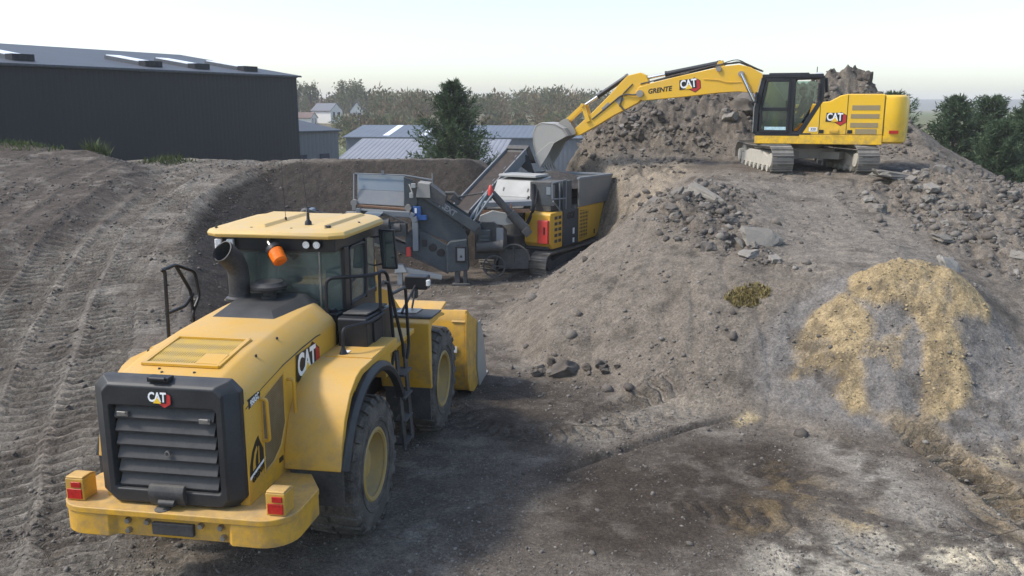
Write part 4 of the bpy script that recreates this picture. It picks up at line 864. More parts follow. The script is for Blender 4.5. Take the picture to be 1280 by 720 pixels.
# ---- cab
cab = empty('cab'); cab.parent = ld
zf, zg, zh, zt = 1.75, 2.42, 3.16, 3.33
RB, BBx, FB = .64, 1.16, 2.10      # rear, B pillar, front
wr, wf = .74, .70
MB().box((1.35, 0, 1.95), (1.5, 1.42, .55)).box((1.35, 0, 2.30), (1.46, 1.46, .22)).build('cab_floor', BK, cab, bevel=.015)
def post(b, x, y, z0, z1, wx, wy, lean=0): b.hexa([(x - wx / 2, y - wy / 2, z0), (x + wx / 2, y - wy / 2, z0), (x + wx / 2, y + wy / 2, z0), (x - wx / 2, y + wy / 2, z0)], [(x + lean - wx / 2, y - wy / 2, z1), (x + lean + wx / 2, y - wy / 2, z1), (x + lean + wx / 2, y + wy / 2, z1), (x + lean - wx / 2, y + wy / 2, z1)])
b = MB()
for s in (-1, 1):
    post(b, RB + .28, s * .73, zg - .02, zh + .02, .16, .07); post(b, BBx + .50, s * .73, zg - .02, zh + .02, .07, .07); post(b, FB, s * .69, zg - .02, zh + .02, .06, .06)
    b.bar((RB + .02, s * .64, zg), (FB, s * .72, zg), .05, .07)
b.box((1.36, 0, zh + .08), (1.50, 1.48, .17)).box((RB + .02, 0, zh + .02), (.05, 1.2, .12))
b.bar((RB, -.62, zg + .0), (RB, .62, zg + .0), .05, .10)
b.build('cab_frame', BK, cab, bevel=.012)
G = M['glass']
MB().box((RB, 0, (zg + zh) / 2), (.012, 1.20, zh - zg)).build('rear_window', G, cab)
for s in (-1, 1):
    MB().hexa([(RB, s * .60, zg), (RB + .22, s * .735, zg), (RB + .22, s * .727, zg), (RB, s * .592, zg)], [(RB, s * .60, zh), (RB + .22, s * .735, zh), (RB + .22, s * .727, zh), (RB, s * .592, zh)]).build('corner_window', G, cab)
    d = empty('door'); d.parent = cab
    dx0, dx1 = RB + .40, BBx + .46
    dr = MB(); loop = [(dx0, s * .745, zg + .02), (dx0, s * .745, zh - .02), (dx1, s * .745, zh - .02), (dx1, s * .745, zg + .02), (dx0, s * .745, zg + .02)]
    dr.tube([loop[0], loop[1], loop[2], loop[3], loop[4]], .025, 8, .09, 5).tube([(dx0 + .02, s * .745, zg + .28), (dx0 + .20, s * .745, zg + .30)], .012, 6).build('door_frame', M['black'], d)
    MB().box(((dx0 + dx1) / 2, s * .74, (zg + zh) / 2), (dx1 - dx0 - .02, .01, zh - zg - .05)).build('door_glass', G, d)
    MB().box(((BBx + .53 + FB) / 2, s * .715, (zg + zh) / 2), (FB - BBx - .58, .01, zh - zg)).build('side_window', G, cab)
MB().box((FB + .02, 0, (zg + zh) / 2), (.012, 1.34, zh - zg)).build('windscreen', G, cab)
MB().tube([(RB - .012, -.53, zg), (RB - .012, -.53, zh)], .012, 6).build('window_seal', M['steel'], cab)
# roof with raised ribs and cut corners
def roofsec(z, e):
    return [(.50 - e, -.70 - e, z), (.62 - e, -.86 - e, z), (1.95 + e, -.90 - e, z), (2.22 + e, -.74 - e, z), (2.22 + e, .74 + e, z), (1.95 + e, .90 + e, z), (.62 - e, .86 + e, z), (.50 - e, .70 + e, z)]
rf = MB().loft([roofsec(3.32, 0), roofsec(3.36, .012), roofsec(3.40, -.01), roofsec(3.43, -.10)])
rf.loft([[(.62, -.62, 3.425), (2.0, -.66, 3.425), (2.0, -.38, 3.425), (.62, -.40, 3.425)], [(.70, -.58, 3.465), (1.95, -.62, 3.465), (1.95, -.42, 3.465), (.70, -.44, 3.465)]])
rf.loft([[(.62, .62, 3.425), (2.0, .66, 3.425), (2.0, .10, 3.425), (.62, .12, 3.425)], [(.70, .58, 3.465), (1.95, .62, 3.465), (1.95, .15, 3.465), (.70, .17, 3.465)]])
M['roof_paint'] = paint('pale yellow cab roof', (.60, .38, .09), .3, (.46, .39, .28), .5, 1.3, up=.35)
roof = rf.build('roof', M['roof_paint'], cab, bevel=.012)
for x_, y_ in ((.62, .3), (.62, -.2), (.62, .75), (2.1, .3), (2.1, -.3), (1.3, -.8), (.9, .8)): MB().lathe([(.001, .02), (.016, .02), (.018, 0)], (x_, y_, 3.415), 'z', 8, False).build('roof_bolt', M['dusty_black'], roof)
MB().tube([(.95, -.28, 3.42), (.95, -.28, 3.47), (.95, -.28, 3.49), (.95, -.28, 3.58)], [.045, .04, .022, .014], 10).tube([(.95, -.28, 3.58), (1.0, -.20, 4.28)], [.004, .002], 5).build('antenna', M['black'], roof)
MB().tube([(1.25, .14, 3.42), (1.25, .14, 3.48)], .014, 8).tube([(1.25, .14, 3.48), (1.12, .11, 4.30)], [.004, .002], 5).build('antenna', M['black'], roof)
MB().lathe([(.001, .04), (.035, .04), (.035, 0)], (.72, -.62, 3.42), 'z', 10, False).build('roof_stud', M['dusty_black'], roof)
for y_ in (-.40, -.53): 
    l_ = MB().lathe([(.001, .0), (.05, .0), (.055, -.03), (.05, -.045), (.001, -.05)], (RB - .035, y_, 3.245), 'x', 16).build('work_light', M['black'], cab); MB().lathe([(.001, -.052), (.043, -.052), (.043, -.047)], (RB - .035, y_, 3.245), 'x', 14, False).build('lens', M['lamp'], l_)
for y_ in (.55, .70):
    l_ = MB().box((RB - .08, y_, 3.235), (.08, .08, .12), rz=.25).build('work_light', M['lamp'], cab, bevel=.012)
be = MB().tube([(.60, .08, 3.31), (.50, .04, 3.27), (.46, -.03, 3.20)], .018, 8).build('beacon_arm', M['steel'], cab)
bc = MB(); bc.tube([(.48, -.02, 3.205), (.455, -.06, 3.175)], [.10, .10], 16).build('beacon_base', M['black'], cab)
bl = MB(); bl.tube([(.455, -.06, 3.175), (.38, -.15, 3.075), (.372, -.16, 3.063)], [.092, .085, .06], 18).build('beacon', M['orange_lens'], cab)
# inside
st = MB().box((1.45, .0, 2.30), (.55, .52, .14)).build('seat', M['seat'], cab, bevel=.04, seg=3)
MB().hexa([(1.20, -.24, 2.32), (1.34, -.24, 2.32), (1.34, .24, 2.32), (1.20, .24, 2.32)], [(1.06, -.20, 2.86), (1.16, -.20, 2.88), (1.16, .20, 2.88), (1.06, .20, 2.86)]).box((1.07, 0, 2.97), (.08, .26, .14), ry=-.15).build('seat_back', M['seat'], cab, bevel=.04, seg=3)
MB().tube([(1.85, .0, 2.30), (1.78, 0, 2.62)], .035, 8).tube([(1.70 + .17 * math.sin(a) * .3, .17 * math.cos(a), 2.66 + .17 * math.sin(a) * .5) for a in np.linspace(0, 2 * PI, 17)], .014, 6).build('steering_wheel', M['black'], cab)
MB().box((2.0, 0, 2.42), (.16, .9, .30)).box((1.5, -.42, 2.50), (.45, .12, .12)).build('dashboard', M['black'], cab, bevel=.02)
# ---- box, rails, ladder, mirrors
bx_ = MB().prism([(.42, 1.92), (1.42, 1.92), (1.42, 2.36), (.46, 2.42), (.42, 2.40)], -.80, -1.16, 'y').build('battery_box', M['cab_black'], ld, bevel=.02)
MB().box((.92, -.98, 2.415), (.80, .30, .02), ry=.06).build('box_lid', M['dusty_black'], bx_, bevel=.006)
MB().box((.72, -.98, 2.428), (.14, .08, .006), ry=.06).build('sticker', M['white'], bx_)
MB().box((.78, -1.17, 2.16), (.30, .02, .30)).build('vent', M['black'], bx_)
RL = M['black']
rr = .021
MB().tube([(.52, -.64, 2.30), (.52, -.64, 2.86), (.78, -1.12, 2.86), (1.02, -1.19, 2.88), (1.12, -1.21, 2.80), (1.22, -1.24, 1.80), (1.10, -1.24, 1.66)], rr, 9, .10).tube([(.95, -1.16, 2.86), (.95, -1.16, 1.85), (.78, -1.16, 1.75)], rr, 9, .08).tube([(.10, -.98, 2.08), (.10, -.98, 2.37), (.45, -1.19, 2.37), (.95, -1.20, 2.36)], rr, 9, .08).build('handrail', RL, ld)
MB().tube([(.72, -1.28, 2.80), (.86, -1.30, 2.76), (1.25, -1.34, 1.90), (1.28, -1.34, 1.72)], rr, 9, .06).tube([(.98, -1.30, 2.60), (1.5, -1.32, 2.58), (1.52, -1.34, 1.78), (1.42, -1.34, 1.66)], rr, 9, .07).build('ladder_rail', RL, ld)
lad = MB()
for z_ in (.55, .86, 1.17, 1.48): lad.box((1.40, -1.28, z_), (.36, .16, .03))
for x_ in (1.23, 1.57): lad.bar((x_, -1.34, .50), (x_, -1.26, 1.80), .03, .12)
lad.build('ladder', M['dusty_black'], ld, bevel=.005)
MB().box((1.25, -1.10, 1.92), (1.2, .45, .06)).box((1.3, -1.0, 1.70), (.5, .35, .40)).build('step_platform', Yl, ld, bevel=.01)
MB().tube([(.02, 1.12, 2.06), (.05, 1.12, 2.98), (-.02, 1.12, 3.0), (.45, 1.22, 2.98), (.88, 1.22, 2.82), (.92, 1.2, 2.50), (.72, 1.2, 2.32), (.72, 1.18, 2.06)], rr, 9, .07).tube([(.02, 1.12, 2.48), (.60, 1.22, 2.44), (.80, 1.22, 2.55)], rr, 8, .06).tube([(.45, 1.22, 2.98), (.75, 1.22, 2.60), (.75, 1.2, 2.06)], rr, 8, .05).build('handrail', RL, ld)
MB().tube([(1.65, 1.18, 2.06), (1.65, 1.18, 2.72), (1.9, 1.16, 2.74), (2.1, 1.1, 2.06)], rr, 8, .07).build('handrail', RL, ld)
for s in (-1, 1):
    mr = empty('mirror'); mr.parent = ld
    MB().tube([(2.08, s * .70, 3.12), (2.10, s * .98, 3.16), (2.10, s * .98, 2.80), (2.08, s * .72, 2.74)], .012, 6, .03).build('mirror_arm', RL, mr)
    MB().hexa([(2.04, s * .84, 2.70), (2.08, s * .84, 2.72), (2.08, s * 1.06, 2.72), (2.04, s * 1.06, 2.70)], [(2.04, s * .80, 3.24), (2.08, s * .80, 3.24), (2.08, s * 1.02, 3.24), (2.04, s * 1.02, 3.24)]).build('mirror_housing', M['black'], mr, bevel=.012)
    MB().hexa([(2.036, s * .86, 2.73), (2.039, s * .86, 2.73), (2.039, s * 1.035, 2.73), (2.036, s * 1.035, 2.73)], [(2.036, s * .825, 3.21), (2.039, s * .825, 3.21), (2.039, s * 1.0, 3.21), (2.036, s * 1.0, 3.21)]).build('mirror_glass', plain('mirror glass', (.35, .40, .40), .05, .9, .02), mr)
# ---- front frame, fenders, arms, bucket
for s in (-1, 1):
    ff = empty('front_fender'); ff.parent = ld
    MB().prism([(2.42, .92), (2.34, 1.30), (2.32, 1.90), (2.42, 1.94), (3.0, 1.92), (3.25, 1.84), (3.25, 1.80), (3.0, 1.84), (2.52, 1.84), (2.46, 1.76), (2.48, .92)], s * .66, s * 1.40, 'y').build('fender_skin', Yl, ff, bevel=.02)
    MB().prism([(2.40, 1.945), (2.98, 1.925), (2.98, 1.95), (2.42, 1.972)], s * .66, s * 1.42, 'y').build('fender_top', CH, ff, bevel=.01)
    MB().box((2.75, s * 1.0, 1.968), (.34, .3, .014), ry=.035).build('non_slip_plate', M['steel'], ff)
    MB().prism([(2.41, .46), (2.41, .93), (2.45, .93), (2.45, .46)], s * .72, s * 1.38, 'y').build('mud_flap', M['dusty_black'], ff, bevel=.006)
    hl = empty('headlight'); hl.parent = ld
    MB().tube([(2.55, s * .95, 1.98), (2.62, s * .95, 2.02), (3.10, s * 1.0, 2.26)], .02, 8).tube([(2.9, s * 1.0, 1.98), (3.12, s * 1.0, 2.24)], .016, 8).build('headlight_post', RL, hl)
    MB().box((3.22, s * 1.0, 2.30), (.22, .34, .20)).build('headlight_housing', M['black'], hl, bevel=.02)
    MB().box((3.335, s * 1.0, 2.30), (.012, .28, .14)).build('lens', M['lamp'], hl)
    MB().box((3.12, s * 1.19, 2.31), (.08, .05, .09)).build('indicator', M['lamp'], hl, bevel=.01)
    MB().box((3.12, s * .98, 2.14), (.10, .10, .14)).build('horn', M['dusty_black'], hl, bevel=.03)
    MB().prism([(2.35, 2.28), (2.7, 2.34), (3.4, 2.10), (4.3, 1.45), (4.72, .72), (4.72, .42), (4.5, .42), (4.05, 1.10), (3.2, 1.72), (2.45, 1.90)], s * .42, s * .52, 'y').build('lift_arm', Yl, ld, bevel=.012)
    MB().prism([(2.15, .9), (2.15, 2.1), (2.35, 2.42), (2.75, 2.42), (2.95, 1.9), (3.3, 1.3), (3.3, .9)], s * .28, s * .38, 'y').build('tower_plate', Yl, ld, bevel=.012)
MB().tube([(2.6, .0, 2.2), (3.3, 0, 2.16)], .10, 12).tube([(3.3, 0, 2.16), (3.9, 0, 2.12)], .05, 10).prism([(3.75, 2.55), (3.95, 2.5), (4.3, 1.2), (4.15, 1.1), (3.85, 1.6)], -.12, .12, 'y').build('tilt_linkage', Yl, ld, bevel=.01)
M['hose'] = plain('pale dusty hose', (.34, .30, .23), .7, var=.4, scale=14)
for k in range(4): MB().tube([(2.1, -.25 - .06 * k, 2.25), (2.35, -.28 - .06 * k, 2.62 + .03 * k), (2.7, -.30 - .05 * k, 2.58), (2.95, -.32 - .05 * k, 2.2)], .026, 7, .2).build('hose', M['hose'], ld)
bk = empty('bucket'); bk.parent = ld
out = [(4.62, 1.56), (4.52, 1.40), (4.50, .80), (4.56, .40), (4.74, .15), (5.0, .05), (6.0, .02)]
inn = [(6.0, .05), (5.05, .10), (4.80, .20), (4.64, .44), (4.58, .82), (4.60, 1.38), (4.68, 1.54)]
MB().prism(out + inn, -1.42, 1.42, 'y').build('bucket_shell', Yl, bk, bevel=.012)
MB().prism([(4.60, 1.56), (4.98, 1.62), (5.0, 1.58), (4.66, 1.50)], -1.0, 1.0, 'y').build('spill_guard', Yl, bk, bevel=.008)
for s in (-1, 1):
    MB().prism([(4.54, 1.52), (5.05, 1.34), (5.42, 1.20), (5.50, .8), (5.62, .06), (5.0, .04), (4.72, .14), (4.55, .40), (4.49, .80), (4.51, 1.40)], s * 1.42, s * 1.46, 'y').build('side_plate', Yl, bk, bevel=.008)
    MB().prism([(5.30, 1.20), (5.48, 1.19), (5.80, .75), (6.02, .05), (5.40, .02), (5.22, .40)], s * 1.461, s * 1.49, 'y').build('side_cutter', M['bucket_grey'], bk, bevel=.008)
    MB().prism([(4.50, 1.38), (4.66, 1.56), (5.06, 1.36), (5.03, 1.30)], s * 1.20, s * 1.43, 'y').build('corner_gusset', Yl, bk, bevel=.008)
MB().box((4.485, -1.20, .92), (.012, .18, .10)).build('sticker', M['white'], bk)
MB().box((6.05, 0, .035), (.35, 2.96, .03)).build('cutting_edge', M['bucket_grey'], bk, bevel=.006)
# ================================================================ tracked excavator
PSI = R(20)
exv = empty('excavator', (8.75, 26.6, 2.97), PI - PSI)
tag(exv, 'yellow tracked excavator on top of the slope with its arm out over the crusher', 'excavator')
Ye = M['yellow']; Ya = M['arm_yellow']
# ---- tracks
def track_path(L, r, n, sag=.0):
    """oval of half length L, end radius r: n points with tangent angle"""
    per = 4 * L + 2 * PI * r; out = []
    for k in range(n):
        s = per * k / n
        if s < 2 * L: out.append((-L + s, 0, 0))
        elif s < 2 * L + PI * r: a = (s - 2 * L) / r; out.append((L + math.sin(a) * r, r - math.cos(a) * r, a))
        elif s < 4 * L + PI * r: q = s - 2 * L - PI * r; out.append((L - q, 2 * r - sag * math.sin(PI * q / (2 * L)), PI))
        else: a = (s - 4 * L - PI * r) / r; out.append((-L - math.sin(a) * r, r + math.cos(a) * r, PI + a))
    return out
def make_track(parent, loc, rz, L, r, w, n, rollers, mats, sag=.03):
    t = empty('track', loc, rz); t.parent = parent
    b = MB(); pth = track_path(L, r, n, sag); pitch = (4 * L + 2 * PI * r) / n
    for x, z, a in pth:
        Mt = Matrix.Translation((x, 0, z)) @ Matrix.Rotation(-a, 4, 'Y')
        def bx(c, d):
            vs = [Mt @ Vector((c[0] + sx * d[0] / 2, c[1] + sy * d[1] / 2, c[2] + sz * d[2] / 2)) for sz in (-1, 1) for sx, sy in ((-1, -1), (1, -1), (1, 1), (-1, 1))]
            b.add(vs, [(0, 3, 2, 1), (4, 5, 6, 7), (0, 1, 5, 4), (1, 2, 6, 5), (2, 3, 7, 6), (3, 0, 4, 7)])
        bx((0, 0, .012), (pitch * .93, w, .025)); bx((pitch * .30, 0, -.012), (.02, w, .045)); bx((-pitch * .05, 0, -.006), (.016, w, .03)); bx((0, .10, .06), (pitch * 1.0, .05, .09)); bx((0, -.10, .06), (pitch * 1.0, .05, .09))
    b.build('track_shoes', mats[0], t, smooth=0)
    f = MB().prism([(-L + .1, .22), (-L + .1, .55 * r * 2), (-L * .4, .78 * r * 2), (L * .4, .78 * r * 2), (L - .1, .55 * r * 2), (L - .1, .22)], -w * .36, w * .36, 'y')
    f.build('track_frame', mats[1], t, bevel=.03)
    for x in np.linspace(-L * .82, L * .82, rollers): MB().lathe([(.001, -w * .40), (.10, -w * .40), (.11, -w * .1), (.11, w * .1), (.10, w * .40), (.001, w * .40)], (x, 0, .17), 'y', 14, False).build('roller', mats[1], t)
    for x, nm in ((-L, 'sprocket'), (L, 'idler')): MB().lathe([(.001, -w * .42), (r * .45, -w * .42), (r * .5, -w * .22), (r * .86, -w * .18), (r * .86, w * .18), (r * .5, w * .22), (r * .45, w * .42), (.001, w * .42)], (x, 0, r), 'y', 20, False).build(nm, mats[1], t)
    return t
ang = PI / 2 - (PI - PSI)
def rot2(x, y, a): return (x * math.cos(a) - y * math.sin(a), x * math.sin(a) + y * math.cos(a))
tmat = [M['track'], M['clay']]
for s in (-1, 1):
    x, y = rot2(0, s * 1.20, ang)
    make_track(exv, (x, y, .0), ang, 1.68, .41, .60, 44, 7, tmat)
cb = MB().box((0, 0, .55), (1.3, 1.5, .30)).bar((-.9, -.9, .50), (.9, .9, .50), .5, .22).bar((-.9, .9, .50), (.9, -.9, .50), .5, .22).lathe([(.001, .68), (.62, .68), (.62, .82), (.56, .84), (.56, .90), (.001, .90)], (0, 0, 0), 'z', 28).build('undercarriage', M['dirty_steel'], exv, bevel=.02); cb.rotation_euler.z = ang
# ---- upper structure
UB = MB().prism([(1.30, .84), (1.30, 1.08), (1.26, 1.11), (-2.14, 1.11), (-2.14, .84)], .36, 1.33, 'y').prism([(1.20, .86), (1.20, 1.08), (-2.14, 1.10), (-2.14, .86)], -1.33, .355, 'y').build('deck', Ye, exv, bevel=.02)
hood = MB().prism([(.08, 1.112), (-.40, 1.96), (-.46, 2.02), (-.70, 2.04), (-.98, 2.20), (-1.16, 2.24), (-2.14, 2.23), (-2.14, 1.112)], .30, 1.33, 'y').prism([(-.55, 1.112), (-.55, 1.98), (-.98, 2.20), (-1.16, 2.24), (-2.14, 2.23), (-2.14, 1.112)], -.40, .298, 'y').prism([(.95, 1.112), (.95, 1.62), (.5, 1.95), (-.8, 2.0), (-1.16, 2.2), (-2.14, 2.2), (-2.14, 1.112)], -1.33, -.402, 'y').build('engine_hood', Ye, exv, bevel=.025)
def cws(z, e):
    pts = [(-2.15, -1.33 + e)]
    for a in np.linspace(0, PI / 2, 7): pts.append((-2.33 - .42 * math.sin(a) + e * math.sin(a), -1.33 + .40 * (1 - math.cos(a)) + e))
    pts += [(-2.86 + e, 0)]
    for a in np.linspace(PI / 2, 0, 7): pts.append((-2.33 - .42 * math.sin(a) + e * math.sin(a), 1.33 - .40 * (1 - math.cos(a)) - e))
    pts.append((-2.15, 1.33 - e)); return [(x, y, z) for x, y in pts]
MB().loft([cws(.88, .07), cws(.93, .01), cws(1.5, .0), cws(2.08, .0), cws(2.17, .03), cws(2.21, .10)]).build('counterweight', Ye, exv, bevel=.012, smooth=50)
M['vent_brown'] = mesh_mat('dusty vent mesh', (.10, .08, .05), (.30, .23, .11), 40)
for z0, z1, xa, xb in ((1.80, 1.93, -1.30, -2.02), (1.57, 1.69, -1.28, -2.02), (1.32, 1.45, -1.28, -2.0), (1.12 + .02, 1.15 + .13, -1.42, -1.98)):
    f = MB().box(((xa + xb) / 2, 1.332, (z0 + z1) / 2), (abs(xb - xa), .012, z1 - z0)).build('vent', M['vent_brown'], hood, smooth=0)
for x0, z1 in ((-.455, 2.0), (-1.18, 2.22), (-2.145, 2.18)): MB().box((x0, 1.332, (1.12 + z1) / 2), (.014, .008, z1 - 1.13)).build('panel_seam', M['blackink'], hood, smooth=0)
MB().box((-1.66, 1.10, 2.245), (.8, .25, .02)).build('top_vent', M['vent_brown'], hood, smooth=0)
for x0 in (-.52, -1.28): MB().box((x0, 1.333, 1.20), (.13, .014, .10)).build('recess', M['blackink'], hood, smooth=0)
MB().box((-.86, 1.34, 1.22), (.24, .03, .10)).tube([(-.96, 1.37, 1.20), (-.96, 1.40, 1.23), (-.76, 1.40, 1.23), (-.76, 1.37, 1.20)], .010, 6).build('handle', Ye, hood, bevel=.01)
MB().box((-.30, 1.336, 1.26), (.22, .006, .12)).build('sticker', M['white'], hood, smooth=0)
text('model_number', '320', .10, frame_mat((-.30, 1.3395, 1.26), (-1, 0, 0), (0, 0, 1)), M['blackink'], hood, bold=.002, th=.001)
emblem(hood, 'maker_emblem', frame_mat((-.86, 1.332, 1.60), (-1, 0, 0), (0, 0, 1)), .20)
MB().box((-2.42, 1.336, 1.20), (.24, .012, .09), rz=.06).build('reflector', M['red_lens'], exv, smooth=0)
MB().tube([(-.05, 1.25, 1.98), (-.05, 1.25, 2.22), (-.5, 1.25, 2.26), (-.5, 1.25, 2.04)], .015, 6, .05).build('handrail', M['black'], exv) if False else None
for x0 in (-.62, -1.0): MB().lathe([(.001, .04), (.03, .04), (.03, 0)], (x0, 1.0, 2.05 if x0 > -.8 else 2.20), 'z', 8, False).build('cap', M['black'], hood)
# ---- cab
G = glass('excavator glass', alpha=.22)
xc = empty('cab'); xc.parent = exv
Kb = M['cab_black']
yl, yr = 1.335, .40
b = MB()
for y in (yl, yr):
    e = -.03 if y == yl else .03
    loop = [(1.30, 1.13), (1.28, 1.85), (1.13, 2.70), (-.47, 2.74), (-.46, 2.06), (.06, 1.13)]
    for (x0, z0), (x1, z1) in zip(loop, loop[1:] + loop[:1]): b.bar((x0, y + e, z0), (x1, y + e, z1), .06, .13)
    b.bar((.33, y + e, 1.15), (.31, y + e, 2.72), .06, .14)
    b.bar((-.42, y + e, 2.55), (-.42, y + e, 2.05), .06, .12)
for x, z in ((1.29, 1.16), (1.13, 2.68), (-.46, 2.70), (-.46, 2.08)): b.bar((x, yr, z), (x, yl, z), .09, .09)
b.box((.34, .87, 2.75), (1.66, .96, .10)).box((.35, .87, 1.135), (1.2, .94, .04)).prism([(.10, 1.15), (-.44, 2.06), (-.41, 2.08), (.16, 1.15)], yr, yl - .06, 'y')
b.build('cab_frame', Kb, xc, bevel=.015)
MB().box((.45, .87, 2.815), (1.1, .74, .05)).build('roof_hatch', M['black'], xc, bevel=.02)
MB().box((-.36, 1.05, 2.82), (.20, .30, .05)).build('sticker', M['white'], xc, bevel=.005)
MB().tube([(-.30, 1.15, 2.8), (-.30, 1.15, 3.0)], .012, 6).build('antenna', M['black'], xc)
MB().tube([(-.55, .80, 2.70), (-.60, .80, 2.30)], .05, 8).build('rear_lamp', M['black'], xc)
d = empty('door'); d.parent = xc
dfr = MB(); dl = [(1.16, 1.20), (1.15, 1.84), (1.02, 2.62), (.40, 2.62), (.41, 1.20)]
for (x0, z0), (x1, z1) in zip(dl, dl[1:] + dl[:1]): dfr.bar((x0, yl + .012, z0), (x1, yl + .012, z1), .03, .07)
dfr.bar((1.15, yl + .012, 1.82), (.40, yl + .012, 1.82), .03, .10); dfr.build('door_frame', M['black'], d, bevel=.006)
MB().prism([(1.12, 1.86), (1.01, 2.60), (.42, 2.60), (.42, 1.86)], yl - .006, yl + .004, 'y').build('upper_window', G, d, smooth=0)
MB().prism([(1.13, 1.23), (1.13, 1.78), (.43, 1.78), (.43, 1.23)], yl - .006, yl + .004, 'y').build('lower_window', G, d, smooth=0)
MB().tube([(.47, yl + .02, 1.85), (.47, yl + .06, 1.87), (.47, yl + .06, 2.05), (.47, yl + .02, 2.07)], .012, 6).build('handle', M['black'], d)
b = MB().box((.74, yl + .006, 1.27), (.60, .006, .11)).build('door_sticker', plain('pale blue sticker', (.45, .62, .64), .5, var=.3, scale=25), d, smooth=0)
MB().prism([(.24, 1.25), (.24, 2.60), (-.34, 2.60), (-.34, 2.12), (.10, 1.33)], yl - .006, yl + .002, 'y').build('rear_side_window', G, xc, smooth=0)
MB().prism([(1.12, 1.2), (1.22, 1.85), (1.05, 2.60), (.42, 2.60), (.42, 1.2)], yr - .004, yr + .004, 'y').build('right_window', G, xc, smooth=0)
MB().hexa([(1.30, yr + .05, 1.2), (1.30, yl - .05, 1.2), (1.31, yl - .05, 1.2), (1.31, yr + .05, 1.2)], [(1.15, yr + .05, 2.64), (1.15, yl - .05, 2.64), (1.16, yl - .05, 2.64), (1.16, yr + .05, 2.64)]).build('windscreen', G, xc, smooth=0)
MB().tube([(1.36, yl, 1.18), (1.36, yl, 1.85), (1.20, yl, 2.66)], .016, 6).build('grab_rail', M['steel'], xc)
MB().box((1.30, yl + .12, 2.15), (.06, .18, .30)).tube([(1.26, yl, 2.1), (1.30, yl + .1, 2.12)], .012, 6).build('mirror', M['black'], xc, bevel=.015)
MB().box((.15, .87, 1.50), (.50, .50, .14)).hexa([(-.12, .64, 1.5), (.02, .64, 1.5), (.02, 1.10, 1.5), (-.12, 1.10, 1.5)], [(-.24, .68, 2.12), (-.14, .68, 2.14), (-.14, 1.06, 2.14), (-.24, 1.06, 2.12)]).box((-.21, .87, 2.26), (.09, .26, .16)).build('seat', M['seat'], xc, bevel=.035, seg=3)
for y_ in (.60, 1.14): MB().box((.42, y_, 1.58), (.45, .14, .16)).tube([(.60, y_, 1.62), (.62, y_, 1.84)], .02, 6).build('console', M['black'], xc, bevel=.02)
MB().box((1.05, .55, 1.62), (.06, .20, .28)).build('monitor', M['black'], xc, bevel=.01)
# ---- boom, stick, bucket
boom_o = [(.25, 1.22), (.12, 1.45), (.30, 1.72), (.95, 2.60), (1.30, 2.88), (1.62, 3.06), (1.96, 3.14), (2.40, 3.10), (3.76, 2.82), (4.62, 2.62), (5.0, 2.50), (5.10, 2.34), (5.02, 2.16), (4.85, 2.08), (3.5, 2.20), (2.5, 2.31), (1.95, 2.34), (1.50, 2.30), (1.0, 1.95), (.55, 1.30)]
bo = MB().prism(boom_o, -.21, .21, 'y').build('boom', Ya, exv, bevel=.02)
emblem(bo, 'maker_emblem', frame_mat((3.45, .2115, 2.58), (-1, 0, .12), (0, 0, 1)), .235)
text('contractor_name', 'GRENTE', .20, frame_mat((4.34, .213, 2.40), (-1, 0, .13), (0, 0, 1)), M['blackink'], bo, bold=.006, shear=.25, sx=1.0, th=.0015)
MB().tube([(1.3, .0, 2.95), (1.96, .0, 3.21), (2.5, 0, 3.16)], .03, 6).tube([(1.25, .1, 2.93), (1.9, .1, 3.22), (2.6, .12, 3.15), (3.8, .12, 2.88), (4.6, .14, 2.68), (4.95, .18, 2.6)], .022, 6, .2).tube([(1.3, -.1, 2.95), (1.96, -.1, 3.26), (2.5, -.12, 3.14), (4.6, -.14, 2.68)], .022, 6, .2).tube([(1.6, .15, 3.08), (2.0, .17, 3.30), (2.35, .16, 3.22), (2.7, .14, 3.06)], .016, 6, .15).build('hose', M['dusty_black'], bo)
MB().tube([(1.86, .215, 2.62), (2.3, .23, 2.62), (2.55, .23, 2.70), (3.0, .22, 2.72)], .012, 5, .08).build('pipe', Ya, bo)
for x_, z_, r_ in ((.35, 1.45, .13), (1.88, 2.86, .09), (2.55, 3.02, .08), (4.95, 2.30, .11)): MB().lathe([(.001, -.27), (r_, -.27), (r_, .27), (.001, .27)], (x_, 0, z_), 'y', 14, False).build('pin', M['dirty_steel'], bo)
MB().prism([(2.38, 3.06), (2.46, 3.28), (2.58, 3.26), (2.70, 3.03)], -.12, .12, 'y').build('cylinder_bracket', Ya, bo, bevel=.01)
def cylinder(name, p, q, r, frac, parent, rr_=None):
    p, q = Vector(p), Vector(q); m = p.lerp(q, frac); c = empty(name); c.parent = parent
    MB().tube([p, m], r, 14).tube([m, m + (q - p).normalized() * .05], r * 1.15, 14).tube([p, p + (q - p).normalized() * .1], r * 1.12, 14).build('barrel', M['cab_black'], c)
    MB().tube([m, q], rr_ or r * .58, 12).build('rod', M['chrome'], c); return c
cylinder('stick_cylinder', (2.52, 0, 3.20), (4.80, 0, 2.78), .085, .72, exv)
for s in (-1, 1): cylinder('boom_cylinder', (.98, s * .32, 1.15), (1.88, s * .30, 2.86), .085, .50, exv, .05)
stick_o = [(4.70, 2.66), (4.78, 2.86), (4.98, 2.95), (5.38, 2.86), (5.62, 2.62), (5.95, 2.26), (6.50, 1.72), (7.06, 1.22), (7.14, 1.08), (7.06, .97), (6.92, .98), (6.3, 1.32), (5.80, 1.62), (5.35, 1.84), (5.02, 2.02), (4.86, 2.20)]
sk = MB().prism(stick_o, -.16, .16, 'y').build('stick', Ya, exv, bevel=.02)
